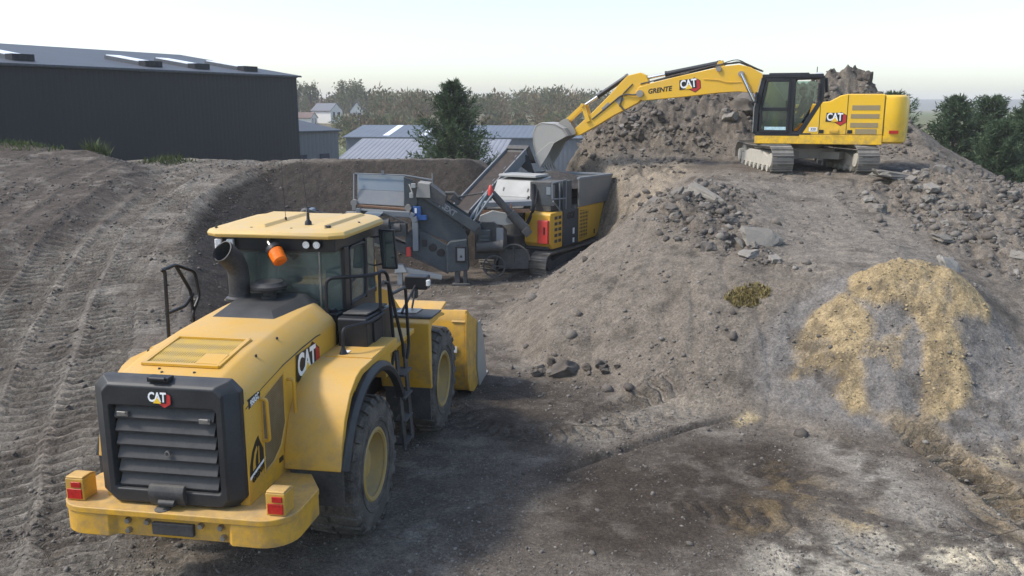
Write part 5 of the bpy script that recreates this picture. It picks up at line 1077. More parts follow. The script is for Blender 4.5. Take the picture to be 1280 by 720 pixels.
MB().tube([(4.75, .15, 2.35), (5.1, .22, 2.25), (5.5, .20, 2.30), (5.9, .17, 1.98), (6.5, .17, 1.5)], .024, 6, .2).tube([(4.7, .2, 2.1), (5.0, .24, 1.75), (5.35, .22, 1.70), (5.6, .18, 1.95)], .026, 6, .2).tube([(5.2, .17, 2.6), (5.5, .19, 2.3), (5.6, .19, 1.9)], .02, 6, .1).build('hose', M['dusty_black'], sk)
MB().box((6.05, .165, 1.9), (.3, .02, .12), ry=.75).box((5.6, .165, 2.1), (.25, .02, .16), ry=.75).build('valve_block', M['dirty_steel'], sk, bevel=.01)
cylinder('bucket_cylinder', (5.38, 0, 2.86), (6.82, 0, 1.93), .075, .66, exv)
lk = MB()
for s in (-1, 1): lk.bar((6.80, s * .20, 1.95), (6.62, s * .20, 1.42), .05, .14).bar((6.82, s * .13, 1.93), (7.34, s * .13, 1.46), .05, .13)
lk.tube([(6.82, -.27, 1.94), (6.82, .27, 1.94)], .06, 10).tube([(7.34, -.2, 1.44), (7.34, .2, 1.44)], .055, 10).tube([(7.06, -.24, 1.08), (7.06, .24, 1.08)], .06, 10).build('linkage', M['arm_yellow'], exv, bevel=.008)
bu = empty('bucket'); bu.parent = exv
sh = [(7.16, .98), (7.30, 1.22), (7.60, 1.36), (8.06, 1.40), (8.26, 1.30), (8.36, 1.05), (8.34, .70), (8.22, .28), (8.06, -.02)]
shi = [(8.02, -.01), (8.17, .30), (8.28, .70), (8.30, 1.03), (8.21, 1.24), (8.05, 1.33), (7.62, 1.29), (7.36, 1.16), (7.22, .96)]
MB().prism(sh + shi, -.66, .66, 'y').build('bucket_shell', M['bucket_grey'], bu, bevel=.01)
for s in (-1, 1):
    MB().prism([(7.18, .98), (7.32, 1.21), (7.60, 1.345), (8.06, 1.385), (8.25, 1.29), (8.345, 1.05), (8.325, .70), (8.205, .28), (8.06, -.0), (7.80, .45), (7.62, .74)], s * .66, s * .625, 'y').build('side_plate', M['bucket_grey'], bu, bevel=.008)
    MB().prism([(8.09, -.06), (8.22, .22), (8.26, .36), (7.74, .78), (7.60, .76), (7.82, .36)], s * .661, s * .69, 'y').build('side_cutter', M['bucket_grey'], bu, bevel=.008)
    MB().prism([(7.02, 1.02), (7.04, 1.16), (7.30, 1.52), (7.44, 1.50), (7.62, 1.37), (7.34, 1.20), (7.18, .98)], s * .20, s * .26, 'y').build('hinge_ear', M['dirty_steel'], bu, bevel=.01)
for y_ in (-.54, -.27, 0, .27, .54): MB().hexa([(8.10, y_ - .055, .06), (8.02, y_ - .055, .04), (8.02, y_ + .055, .04), (8.10, y_ + .055, .06)], [(7.93, y_ - .02, -.20), (7.91, y_ - .02, -.20), (7.91, y_ + .02, -.20), (7.93, y_ + .02, -.20)]).build('tooth', M['steel'], bu, bevel=.006)
# ---- the driver
def skinned(name, verts, edges, radii, mat, root=0, sub=2):
    me = bpy.data.meshes.new(name); me.from_pydata(verts, edges, []); me.materials.append(mat)
    o = bpy.data.objects.new(name, me); COL.objects.link(o)
    sk_ = o.modifiers.new('skin', 'SKIN'); 
    if not me.skin_vertices: me.attributes.new('skin', 'FLOAT', 'POINT') if False else None
    lay = me.skin_vertices[0].data if me.skin_vertices else None
    if lay is None:
        bpy.context.view_layer.objects.active = o; bpy.ops.mesh.customdata_skin_add(); lay = me.skin_vertices[0].data
    for i, r_ in enumerate(radii): lay[i].radius = r_ if isinstance(r_, tuple) else (r_, r_)
    lay[root].use_root = True
    s_ = o.modifiers.new('sub', 'SUBSURF'); s_.levels = sub; s_.render_levels = sub
    return o
M['jacket'] = plain('dark work jacket', (.03, .045, .06), .85); M['skin'] = plain('skin', (.42, .24, .17), .55)
pz = 1.62
V_ = [(.08, .87, pz), (.04, .87, pz + .28), (.0, .87, pz + .48), (.02, .87, pz + .56),
      (.0, 1.06, pz + .43), (.14, 1.14, pz + .20), (.42, 1.13, pz + .18), (.0, .68, pz + .43), (.14, .60, pz + .20), (.42, .61, pz + .18),
      (.16, .97, pz), (.58, .99, pz + .04), (.66, .99, pz - .36), (.80, .99, pz - .40), (.16, .77, pz), (.58, .75, pz + .04), (.66, .75, pz - .36), (.80, .75, pz - .40)]
E_ = [(0, 1), (1, 2), (2, 3), (2, 4), (4, 5), (5, 6), (2, 7), (7, 8), (8, 9), (0, 10), (10, 11), (11, 12), (12, 13), (0, 14), (14, 15), (15, 16), (16, 17)]
Rr = [(.15, .12), (.16, .12), (.12, .09), .055, .07, .052, .035, .07, .052, .035, .09, .065, .05, .04, .09, .065, .05, .04]
pm = exv.matrix_basis if False else Matrix.Translation((8.75, 26.6, 2.97)) @ Matrix.Rotation(PI - PSI, 4, 'Z')
pr = skinned('person', V_, E_, Rr, M['jacket']); pr.matrix_world = pm
tag(pr, 'driver in a dark jacket and cap seated in the excavator cab', 'person')
hd = MB(); hc = Vector((.05, .87, pz + .70))
secs = []
for t in np.linspace(-1, 1, 13):
    r_ = math.sqrt(max(0, 1 - t * t)); secs.append([(hc.x + .098 * r_ * math.cos(a) + (.018 if t < -.3 and abs(a) < .6 or t < -.3 and a > 5.6 else 0) + (.02 * math.exp(-((t + .05) / .12) ** 2 - (min(a, 2 * PI - a) / .25) ** 2)), hc.y + .075 * r_ * math.sin(a), hc.z + .125 * t) for a in [2 * PI * k / 20 for k in range(20)]])
hd.loft(secs).tube([(.02, .87, pz + .52), (.035, .87, pz + .62)], .052, 10).box((.04, .945, pz + .70), (.035, .02, .06)).box((.04, .795, pz + .70), (.035, .02, .06))
hd.build('head', M['skin'], pr, smooth=70)
cp = MB(); cp.loft([[(hc.x + .104 * q * math.cos(a), hc.y + .081 * q * math.sin(a), z_) for a in [2 * PI * k / 18 for k in range(18)]] for q, z_ in ((1, hc.z + .04), (1, hc.z + .09), (.8, hc.z + .13), (.3, hc.z + .145))]).plate([(hc.x + .09, hc.y - .06, hc.z + .045), (hc.x + .18, hc.y - .05, hc.z + .035), (hc.x + .18, hc.y + .05, hc.z + .035), (hc.x + .09, hc.y + .06, hc.z + .045)], .012).build('cap', M['black'], pr, smooth=50)
for y_ in (1.13, .61):
    h_ = MB().box((.49, y_, pz + .19), (.09, .07, .035))
    for k in range(4): h_.tube([(.52, y_ - .03 + .02 * k, pz + .20), (.57 - .008 * abs(k - 1.5), y_ - .03 + .02 * k, pz + .195), (.565, y_ - .03 + .02 * k, pz + .165)], .010, 6)
    h_.tube([(.47, y_ + (-.035 if y_ > .9 else .035), pz + .19), (.51, y_ + (-.055 if y_ > .9 else .055), pz + .18)], .011, 6).build('hand', M['skin'], pr, bevel=.01)
# ================================================================ mobile crusher with its screening unit
cr_rz = PI / 2 - R(31)
cr = empty('mobile_crusher', (1.1, 24.9, 0), cr_rz)
tag(cr, 'grey and yellow tracked stone crusher with screening unit and belts below the heap', 'crusher')
crM = Matrix.Translation((1.1, 24.9, 0)) @ Matrix.Rotation(cr_rz, 4, 'Z'); crI = crM.inverted()
M['cr_grey'] = paint('blue grey machine paint', (.034, .041, .050), .3, (.15, .165, .145), .5, .9, up=.3)
M['cr_dark'] = paint('dark machine steel', (.035, .037, .04), .45, (.17, .155, .13), .6, 1.2, up=.3)
M['cr_light'] = paint('pale grey machine paint', (.15, .17, .19), .4, (.26, .24, .205), .5, .9, up=.3)
M['cr_white'] = paint('dusty white bonnet', (.36, .36, .335), .4, (.28, .26, .22), .5, .9, up=.25)
M['cr_yellow'] = paint('crusher yellow paint', (.68, .37, .015), .28, (.36, .29, .19), .45, 1.0, up=.25)
M['cr_red'] = paint('red cabinet paint', (.55, .035, .025), .2, (.35, .2, .15), .45, 1, up=.2)
M['belt'] = plain('earthy conveyor belt', (.050, .038, .030), .9, var=.35, scale=5, bump=.3)
M['worn_plate'] = paint('worn hopper plate', (.16, .165, .16), .7, (.27, .25, .215), .55, .7, up=.2, metal=.2)
M['galv'] = paint('galvanised plate', (.17, .21, .235), .3, (.27, .25, .22), .42, .9, metal=.3, up=.1)
M['blue_box'] = plain('blue box', (.03, .10, .30), .45)
M['rust'] = paint('rusty steel', (.20, .09, .045), .5, (.28, .22, .16), .75, 2)
def L_(b, name, mat, **k): return b.build(name, mat, cr, **k)
def Wd(b, name, mat, par=None, **k):
    o = b.build(name, mat, par or cr, **k); o.matrix_parent_inverse = crI; return o
for y_ in (.28, 2.02): make_track(cr, (1.78, y_, -.02), 0, 1.66, .36, .54, 46, 7, [M['track'], M['cr_dark']])
L_(MB().box((1.9, 1.15, .62), (3.4, 1.5, .36)).box((1.9, 1.15, .82), (3.6, 2.1, .10)), 'chassis', M['cr_dark'], bevel=.02)
# yellow engine box at the near end, red cabinet on it
eb = L_(MB().prism([(.0, .98), (.18, .80), (.76, .80), (.76, 1.86), (.05, 1.86), (.0, 1.80)], .0, .86, 'y'), 'engine_housing', M['cr_yellow'], bevel=.025)
MB().box((-.05, .20, 1.32), (.12, .34, .68)).build('cabinet', M['cr_red'], eb, bevel=.02)
MB().box((-.115, .14, 1.36), (.012, .05, .22)).build('cabinet_label', M['blackink'], eb, smooth=0)
for k in range(5):
    MB().box((.34, -.006, 1.70 - .17 * k), (.16, .014, .09)).box((.58, -.006, 1.70 - .17 * k), (.16, .014, .09)).build('vent', M['cr_dark'], eb, smooth=0)
# grey door panel with lettering, second yellow housing with a perforated field
dp = L_(MB().box((1.29, .06, 1.32), (1.0, .14, 1.06)).box((1.05, .06, 2.28), (.55, .12, .90)), 'side_panel', M['cr_grey'], bevel=.015)
text('lettering', 'GO!', .26, frame_mat((1.25, -.014, 1.68), (1, 0, 0), (0, 0, 1)), M['blackink'], dp, bold=.012, shear=.2, th=.003)
MB().box((1.45, -.015, 1.20), (.10, .012, .18)).build('sticker', M['white'], dp, smooth=0)
MB().box((1.45, -.015, .92), (.10, .012, .14)).build('sticker', M['white'], dp, smooth=0)
M['holes'] = mesh_mat('perforated yellow sheet', (.05, .03, .01), (.55, .31, .02), 9)
hb = L_(MB().prism([(1.80, .80), (3.05, .84), (3.20, .98), (3.62, 1.88), (1.80, 1.88)], .0, .9, 'y'), 'hopper_housing', M['cr_yellow'], bevel=.02)
MB().prism([(1.88, .90), (2.38, .92), (2.46, 1.74), (1.88, 1.78)], -.008, .006, 'y').build('perforated_panel', M['holes'], hb, smooth=0)
MB().box((2.9, -.008, 1.02), (.05, .02, .14)).build('latch', M['black'], hb, smooth=0)
# feed hopper: four plates that lean out, white rim
hp = empty('feed_hopper'); hp.parent = cr
def slab(a, b_, c, d, t, nm, mat): MB().plate([a, b_, c, d], t).build(nm, mat, hp, smooth=0)
slab((1.72, .0, 1.89), (3.70, .0, 1.92), (3.86, -.10, 2.72), (1.60, -.06, 2.74), .05, 'wall', M['worn_plate'])
slab((3.70, .0, 1.92), (3.70, 2.2, 1.92), (3.86, 2.32, 2.72), (3.86, -.10, 2.72), .05, 'wall', M['worn_plate'])
slab((3.70, 2.2, 1.92), (1.72, 2.2, 1.90), (1.60, 2.32, 2.74), (3.86, 2.32, 2.72), .05, 'wall', M['worn_plate'])
MB().bar((1.58, -.08, 2.76), (3.88, -.12, 2.74), .10, .07).bar((3.88, -.12, 2.74), (3.88, 2.34, 2.74), .10, .07).bar((3.88, 2.34, 2.74), (1.58, 2.34, 2.76), .10, .07).build('rim', M['cr_light'], hp, bevel=.01)
MB().box((2.7, 1.1, 1.9), (2.1, 2.1, .1)).build('floor', M['worn_plate'], hp, smooth=0)
# the earth lying in it
nn = 26; vs = []; fs = []
for i in range(nn):
    for j in range(nn):
        u, v = i / (nn - 1), j / (nn - 1); x_ = 1.5 + 2.3 * u; y_ = .02 + 2.2 * v
        hgt = 2.56 + .27 * math.exp(-((u - .42) / .30) ** 2 - ((v - .5) / .42) ** 2) * 1.25 - .12 * (abs(v - .5) * 2) ** 2
        vs.append((x_, y_, hgt + .05 * float(fbm(np.array([x_ * 2.]), np.array([y_ * 2.]), 2.2, 3, 7)[0]) * (1 if 0 < i < nn - 1 else 0)))
fs = [(i * nn + j, (i + 1) * nn + j, (i + 1) * nn + j + 1, i * nn + j + 1) for i in range(nn - 1) for j in range(nn - 1)]
k_ = NT('dark feed earth'); n_ = k_.noise(k_.obj(), 9, 7, .7); k_.set(Base_Color=k_.ramp(n_, [(.3, (.022, .018, .015)), (.7, (.07, .06, .05))]), Roughness=.95, Normal=k_.bump(n_, .8, .08)); M['earth'] = k_.m
fe = MB().add(vs, fs).build('feed_earth', M['earth'], None, smooth=80); fe.matrix_world = crM; tag(fe, 'dark earth heaped in the feed hopper of the crusher', 'earth', kind='stuff')
# access frame, white bonnet, inner works
L_(MB().tube([(.10, .0, 2.72), (.95, .0, 2.76), (.95, .0, 1.9)], .025, 7, .03).tube([(.10, .0, 2.72), (.12, .0, 2.26), (.95, .0, 2.22)], .025, 7, .03).tube([(.16, .0, 2.2), (.62, .0, 1.88)], .022, 7).tube([(.55, .0, 2.74), (.55, .0, 1.88)], .025, 7), 'guard_rail', M['cr_light'])
L_(MB().box((.75, .5, 2.30), (.9, .7, .85)).box((1.2, 1.2, 2.0), (.9, 1.6, 1.2)), 'inlet_box', M['cr_dark'], bevel=.02)
MB().box((.285, .22, 2.48), (.02, .14, .22)).build('sticker', M['cr_light'], L_(MB().box((.30, .25, 2.35), (.02, .45, .6)), 'inlet_flap', M['cr_grey'], bevel=.004), smooth=0)
wb = L_(MB().prism([(.28, 2.06), (.30, 2.20), (.62, 2.70), (1.5, 2.80), (1.5, 2.06)], .78, 2.18, 'y'), 'bonnet', M['cr_white'], bevel=.03)
MB().hexa([(.33, .88, 2.24), (.33, 2.06, 2.24), (.60, 2.06, 2.655), (.60, .88, 2.655)], [(.318, .88, 2.248), (.318, 2.06, 2.248), (.588, 2.06, 2.663), (.588, .88, 2.663)]).build('bonnet_panel', M['cr_white'], wb, bevel=.004)
for y_ in (1.06, 1.90): MB().tube([(.42, y_ - .06, 2.40), (.40, y_ - .06, 2.42), (.45, y_ - .06, 2.50), (.47, y_ - .06, 2.48)], .012, 6).build('grab_handle', M['cr_light'], wb)
MB().box((1.05, 1.5, 2.835), (.8, 1.3, .08)).build('bonnet_top', M['cr_white'], wb, bevel=.02)
L_(MB().prism([(-.2, 1.0), (-.1, 1.95), (.3, 2.05), (.6, 1.9), (.6, .9)], .9, 2.1, 'y').box((-.05, 1.45, .95), (.9, 1.1, .5)), 'crusher_housing', M['cr_dark'], bevel=.03)
L_(MB().tube([(.25, .72, 2.66), (.22, .66, 2.2), (.10, .62, 1.9), (-.1, .7, 1.55)], .05, 8, .2).tube([(.3, .60, 2.5), (.15, .58, 2.1), (.05, .6, 1.88)], .03, 7, .1).tube([(.15, .8, 2.3), (-.1, .85, 1.9), (-.15, 1.0, 1.5)], .035, 7, .1), 'hose', M['black'])
# ---- discharge belt leaning up to the far side over the hopper
def conveyor(name, p, q, w, depth, skirts=True, lab=None, belt='belt', side='cr_light', troughs=True):
    """p,q: belt centre line ends in the world, w its width"""
    p, q = Vector(p), Vector(q); d_ = (q - p).normalized(); a = d_.cross(Vector((0, 0, 1))).normalized(); n = a.cross(d_).normalized()
    c = empty(name); c.parent = cr; h = w / 2
    b = MB(); b.hexa([p - a * h * .9, p + a * h * .9, q + a * h * .9, q - a * h * .9], [p - a * h * .9 + n * .03, p + a * h * .9 + n * .03, q + a * h * .9 + n * .03, q - a * h * .9 + n * .03]); Wd(b, 'belt', M[belt], c, smooth=0)
    for s in (-1, 1):
        o_ = a * s * h
        Wd(MB().hexa([p + o_ - n * depth, p + o_ + a * s * .05 - n * depth, q + o_ + a * s * .05 - n * depth, q + o_ - n * depth], [p + o_ + n * .12, p + o_ + a * s * .05 + n * .12, q + o_ + a * s * .05 + n * .12, q + o_ + n * .12]), 'side_beam', M[side], c, bevel=.008)
    for t in np.linspace(.06, .97, 7):
        m = p.lerp(q, t); Wd(MB().tube([m - a * h - n * .05, m + a * h - n * .05], .05, 8), 'idler', M['cr_dark'], c)
    for e in (p, q): Wd(MB().tube([e - a * h * .98 - n * .06, e + a * h * .98 - n * .06], .12, 14), 'drum', M['cr_dark'], c)
    return c, d_, a, n
cv, d_, a_, n_ = conveyor('discharge_belt', (-1.55, 26.2, 1.75), (.15, 28.9, 3.42), .70, .22)
q_ = Vector((.15, 28.9, 3.42))
Wd(MB().hexa([q_ - a_ * .38 + n_ * .12, q_ + a_ * .42 + n_ * .12, q_ + a_ * .42 - n_ * .28, q_ - a_ * .38 - n_ * .28], [q_ + d_ * .16 - a_ * .36 + n_ * .16, q_ + d_ * .16 + a_ * .44 + n_ * .16, q_ + d_ * .34 + a_ * .40 - n_ * .62, q_ + d_ * .34 - a_ * .34 - n_ * .62]), 'chute', M['cr_dark'], cv, bevel=.01)
Wd(MB().prism([(.30, 2.95), (.40, 3.35), (.55, 3.30), (.74, 2.72), (.66, 2.70)], 28.6, 29.2, 'y'), 'rubber_curtain', M['black'], cv, bevel=.01)
for k in range(4):
    m = Vector((-1.55, 26.2, 1.75)).lerp(q_, .2 + .2 * k); Wd(MB().tube([m + a_ * .40 + n_ * .10, m + a_ * .40 + n_ * .24, m + a_ * .40 + n_ * .24 + d_ * .12], .014, 5), 'bracket', M['cr_light'], cv)
Wd(MB().bar((-.35, 27.6, 2.5), (-.2, 27.4, 1.2), .10, .10).bar((.05, 27.5, 2.5), (.2, 27.3, 1.2), .10, .10), 'belt_support', M['cr_dark'], cv, bevel=.008)
# belt bridging to the screen: cream plates
Wd(MB().prism([(-.95, 1.66), (-.90, 1.84), (-.55, 1.98), (.05, 1.86), (.10, 1.62), (-.2, 1.56)], 24.6, 24.75, 'y'), 'belt_guard', M['cr_white'], bevel=.012)
Wd(MB().lathe([(.001, -.03), (.10, -.03), (.10, .0), (.001, .0)], (-.08, 24.58, 1.73), 'y', 14, False), 'belt_tensioner', M['cr_light'])
Wd(MB().bar((-.9, 25.0, 2.12), (.55, 25.1, 2.16), .5, .14), 'cross_belt', M['cr_light'], bevel=.01)
Wd(MB().bar((-.9, 24.9, 1.92), (.5, 25.0, 1.95), .3, .10).box((-.02, 24.7, 2.0), (.05, .05, .34)), 'rusty_beam', M['rust'], bevel=.006)
# hydraulic prop and lattice arm, red cap
Wd(MB().tube([(-1.42, 24.3, 1.42), (-.68, 24.4, 2.50)], .045, 8).tube([(-1.15, 24.2, 1.62), (-.52, 24.3, 2.50)], .03, 8).tube([(-1.05, 24.22, 1.75), (-.92, 24.35, 2.14)], .02, 6).tube([(-.85, 24.25, 2.02), (-.8, 24.4, 2.3)], .02, 6), 'lattice_arm', M['galv'])
Wd(MB().lathe([(.001, .16), (.03, .14), (.08, .0), (.07, -.14), (.001, -.16)], (-.60, 24.35, 2.58), 'z', 10, False), 'red_cap', M['cr_red'])
Wd(MB().tube([(-.56, 24.4, 2.50), (.05, 24.5, 1.82)], .10, 12).tube([(-.05, 24.5, 1.93), (.42, 24.55, 1.42)], .14, 12).box((.42, 24.5, 1.40), (.22, .25, .22), ry=.8), 'hydraulic_ram', M['cr_dark'], bevel=.01)
# front works between screen and tracks: motor, belt wheel, guards
Wd(MB().prism([(-1.05, .62), (-1.05, 1.48), (-.85, 1.68), (-.52, 1.68), (-.15, 1.35), (-.15, .62)], 24.4, 25.3, 'y'), 'drive_housing', M['cr_dark'], bevel=.02)
Wd(MB().box((-.78, 24.33, 1.30), (.34, .18, .34)).box((-.78, 24.30, 1.30), (.26, .22, .05)).box((-.78, 24.30, 1.20), (.26, .22, .05)), 'pump', M['cr_grey'], bevel=.01)
Wd(MB().tube([(-1.0, 24.25, .98), (-.35, 24.25, 1.02)], .15, 14).tube([(-.35, 24.25, 1.02), (-.25, 24.25, 1.02)], .19, 14), 'motor', M['cr_dark'])
bw = MB().lathe([(.28, -.04), (.32, -.04), (.32, .04), (.28, .04), (.28, -.04)], (-.50, 24.2, .46), 'y', 26, False).lathe([(.001, -.05), (.06, -.05), (.06, .05), (.001, .05)], (-.50, 24.2, .46), 'y', 12, False)
for k in range(5): bw.bar((-.5 + .05 * math.cos(1.256 * k), 24.2, .46 + .05 * math.sin(1.256 * k)), (-.5 + .29 * math.cos(1.256 * k), 24.2, .46 + .29 * math.sin(1.256 * k)), .05, .03)
Wd(bw, 'flywheel', M['cr_dark'])
Wd(MB().box((-.34, 24.3, 1.30), (.20, .04, .46)), 'white_plate', M['cr_light'], bevel=.005)
ar_ = MB(); pts = [(.05 + .46 * math.cos(t), 24.35, .55 + .50 * math.sin(t)) for t in np.linspace(.1, PI - .1, 12)]; ar_.tube(pts, .03, 6).tube([(.05, 24.4, .55), (.05, 24.4, 1.02)], .03, 6).box((.05, 24.45, .62), (.85, .05, .55))
Wd(ar_, 'guard_arch', M['cr_dark'])
# ---- screening unit
su = empty('screening_unit'); su.parent = cr
def S(b, name, mat, **k): return Wd(b, name, mat, su, **k)
# hopper: bent back plate with galvanised upper half
S(MB().hexa([(-4.28, 24.2, 2.62), (-2.98, 24.2, 2.56), (-2.98, 24.25, 2.56), (-4.28, 24.25, 2.62)], [(-4.30, 24.38, 3.02), (-2.98, 24.38, 2.97), (-2.98, 24.43, 2.97), (-4.30, 24.43, 3.02)]), 'hopper_plate', M['galv'], bevel=.006)
S(MB().hexa([(-4.26, 24.0, 2.25), (-2.98, 24.0, 2.18), (-2.98, 24.05, 2.18), (-4.26, 24.05, 2.25)], [(-4.28, 24.19, 2.615), (-2.98, 24.19, 2.555), (-2.98, 24.24, 2.555), (-4.28, 24.24, 2.615)]), 'hopper_plate', M['cr_light'], bevel=.006)
S(MB().prism([(-2.97, 2.05), (-2.97, 2.98), (-2.72, 2.90), (-2.60, 2.30), (-2.70, 2.0)], 24.0, 24.06, 'y'), 'hopper_cheek', M['cr_grey'], bevel=.01)
S(MB().tube([(-4.36, 24.3, 3.05), (-2.96, 24.3, 3.0)], .02, 6).tube([(-4.36, 24.2, 3.05), (-4.36, 24.0, 2.2)], .022, 6).tube([(-2.95, 24.2, 3.0), (-2.2, 24.2, 2.88)], .025, 6).tube([(-2.2, 24.2, 2.72), (-2.2, 24.2, 3.06)], .018, 6).box((-3.58, 24.3, 3.08), (.06, .05, .09)), 'hopper_frame', M['cr_light'])
S(MB().bar((-4.26, 23.95, 2.20), (-2.92, 23.95, 2.10), .10, .05), 'rust_bar', M['rust'], bevel=.006); S(MB().bar((-4.26, 23.93, 2.10), (-2.92, 23.93, 2.02), .08, .05), 'cream_bar', M['cr_white'], bevel=.006)
S(MB().bar((-4.28, 24.1, 2.0), (-2.85, 24.1, 1.93), .30, .12), 'hopper_beam', M['cr_dark'], bevel=.008)
for x_, z_ in ((-4.34, 2.28), (-2.86, 2.14)): S(MB().lathe([(.001, -.08), (.09, -.08), (.09, .08), (.001, .08)], (x_, 23.95, z_), 'y', 12, False).box((x_, 23.9, z_ - .14), (.10, .06, .12)), 'bearing', M['dirty_steel'])
S(MB().box((-4.42, 23.95, 1.95), (.30, .2, .16)).box((-4.22, 23.9, 2.0), (.12, .12, .26)).tube([(-4.5, 23.9, 1.9), (-4.1, 23.85, 1.75)], .03, 6), 'winch', M['cr_light'], bevel=.02)
# arched pale frame in front of the hopper
b = MB(); arch = [(-3.55, 2.0), (-2.80, 1.96), (-2.70, 1.90), (-2.66, 1.75), (-2.66, .95)]
for (x0, z0), (x1, z1) in zip(arch[:-1], arch[1:]): b.bar((x0, 23.85, z0), (x1, 23.85, z1), .12, .16)
S(b, 'arch_frame', M['cr_light'], bevel=.02)
S(MB().hexa([(-4.05, 23.55, 1.82), (-3.75, 23.55, 1.78), (-3.72, 24.0, 1.80), (-4.05, 24.0, 1.85)], [(-3.98, 23.6, 2.04), (-3.52, 23.6, 2.02), (-3.50, 24.0, 2.06), (-3.95, 24.0, 2.06)]), 'hood_plate', M['galv'], bevel=.01)
S(MB().bar((-3.50, 23.7, 2.02), (-2.85, 23.75, 1.72), .05, .05).tube([(-3.62, 23.7, 1.72), (-3.35, 23.7, 1.72)], .16, 12).tube([(-3.3, 23.75, 1.60), (-3.05, 23.75, 1.62)], .13, 12).box((-3.4, 23.9, 1.55), (1.0, .4, .35)), 'drive_unit', M['cr_dark'], bevel=.015)
# big inclined screen box: dark grey side wall falling to the right
box_o = [(-2.68, 2.30), (-2.60, 2.86), (-2.45, 2.80), (-1.32, 1.52), (-1.22, 1.30), (-1.25, 1.18), (-1.60, 1.10), (-2.80, 1.60)]
S(MB().prism(box_o, 24.05, 24.10, 'y'), 'screen_wall', M['cr_grey'], bevel=.008); S(MB().prism(box_o, 25.35, 25.40, 'y'), 'screen_wall', M['cr_grey'], bevel=.008)
S(MB().prism([(-2.6, 2.2), (-2.55, 2.5), (-1.35, 1.35), (-1.45, 1.15)], 24.10, 25.35, 'y'), 'screen_deck', M['cr_dark'], smooth=0)
S(MB().box((-2.62, 23.98, 2.02), (.22, .10, .30)).box((-2.52, 23.98, 1.86), (.34, .12, .14)), 'control_box', M['blue_box'], bevel=.015)
S(MB().box((-2.65, 23.92, 2.06), (.06, .01, .14)), 'control_label', M['white'], smooth=0)
# lower side beam with round openings
lb = S(MB().prism([(-2.95, 1.38), (-2.70, 1.62), (-1.80, 1.10), (-1.78, .34), (-1.95, .38), (-2.95, 1.02)], 23.90, 24.02, 'y'), 'side_beam', M['cr_grey'], bevel=.012)
for x_, z_, q in ((-2.66, 1.32, 0), (-2.42, 1.16, 1), (-2.20, 1.04, 0), (-1.98, .90, 0)):
    (MB().lathe([(.001, -.012), (.10, -.012), (.115, .0), (.115, .02), (.001, .02)], (x_, 23.895, z_), 'y', 18, False) if not q else MB().box((x_, 23.893, z_), (.13, .02, .20))).build('opening', M['black'], lb).matrix_parent_inverse = Matrix()
S(MB().bar((-4.45, 24.0, 1.62), (-1.75, 24.0, .36), .16, .16).bar((-4.5, 24.9, 1.62), (-1.75, 24.9, .36), .16, .16), 'base_rail', M['cr_dark'], bevel=.01)
S(MB().bar((-4.3, 24.05, 1.18), (-2.82, 24.05, .98), .12, .10), 'pale_strut', M['cr_white'], bevel=.01)
S(MB().box((-2.86, 23.85, .93), (.12, .1, .26)), 'red_bracket', M['cr_red'], bevel=.01)
eb2 = S(MB().prism([(-1.80, .36), (-1.80, 1.12), (-1.70, 1.22), (-1.25, 1.28), (-1.20, .42)], 23.75, 24.4, 'y'), 'end_box', M['cr_grey'], bevel=.02)
S(MB().box((-1.42, 23.70, .88), (.28, .08, .44)), 'cabinet', M['black'], bevel=.01); S(MB().box((-1.40, 23.655, .88), (.20, .012, .34)), 'cabinet_plate', M['cr_light'], smooth=0); S(MB().prism([(-1.44, .80), (-1.36, .80), (-1.40, .88)], 23.645, 23.652, 'y'), 'warning_mark', M['blackink'], smooth=0)
S(MB().box((-1.52, 23.9, .22), (.14, .25, .48)).box((-1.30, 23.9, .20), (.10, .25, .42)).box((-1.42, 23.9, .02), (.5, .4, .06)), 'support_leg', M['cr_dark'], bevel=.012)
# return belt on top, lettered
cv2, d2, a2, n2 = conveyor('return_belt', (-2.55, 24.15, 2.66), (-.95, 24.15, 1.58), .55, .14, side='cr_grey', belt='black')
text('lettering', 'NEXT', .22, Matrix(crI) @ frame_mat((-1.76, 23.808, 2.11), (1.6, 0, -1.08), (1.08, 0, 1.6)), M['cr_light'], cv2, bold=.01, th=.002, sx=.9)
S(MB().hexa([(-2.62, 23.75, 2.44), (-2.22, 23.75, 2.42), (-2.22, 24.5, 2.42), (-2.62, 24.5, 2.44)], [(-2.56, 23.8, 2.84), (-2.24, 23.8, 2.80), (-2.24, 24.5, 2.80), (-2.56, 24.5, 2.84)]), 'feed_chute', M['rust'] if False else M['dirty_steel'], bevel=.012)
S(MB().hexa([(-2.24, 23.80, 2.36), (-1.85, 23.80, 2.16), (-1.85, 24.4, 2.16), (-2.24, 24.4, 2.36)], [(-2.22, 23.80, 2.78), (-1.80, 23.80, 2.46), (-1.80, 24.4, 2.46), (-2.22, 24.4, 2.78)]), 'chute_skirt', M['cr_dark'], bevel=.01)
S(MB().box((-2.68, 23.75, 2.76), (.12, .1, .12)).box((-2.74, 23.75, 2.50), (.10, .1, .14)).tube([(-2.8, 23.8, 2.8), (-2.72, 23.75, 2.6), (-2.74, 23.75, 2.44)], .02, 6), 'sensor', M['cr_white'], bevel=.02)
S(MB().box((-1.55, 24.3, 2.34), (.30, .3, .18), ry=.6).tube([(-1.85, 24.2, 2.52), (-1.60, 24.2, 2.52), (-1.45, 24.15, 2.36)], .05, 8).tube([(-1.5, 24.1, 2.42), (-1.2, 24.2, 2.46), (-.8, 24.4, 2.50)], .025, 6), 'belt_motor', M['cr_dark'], bevel=.02)
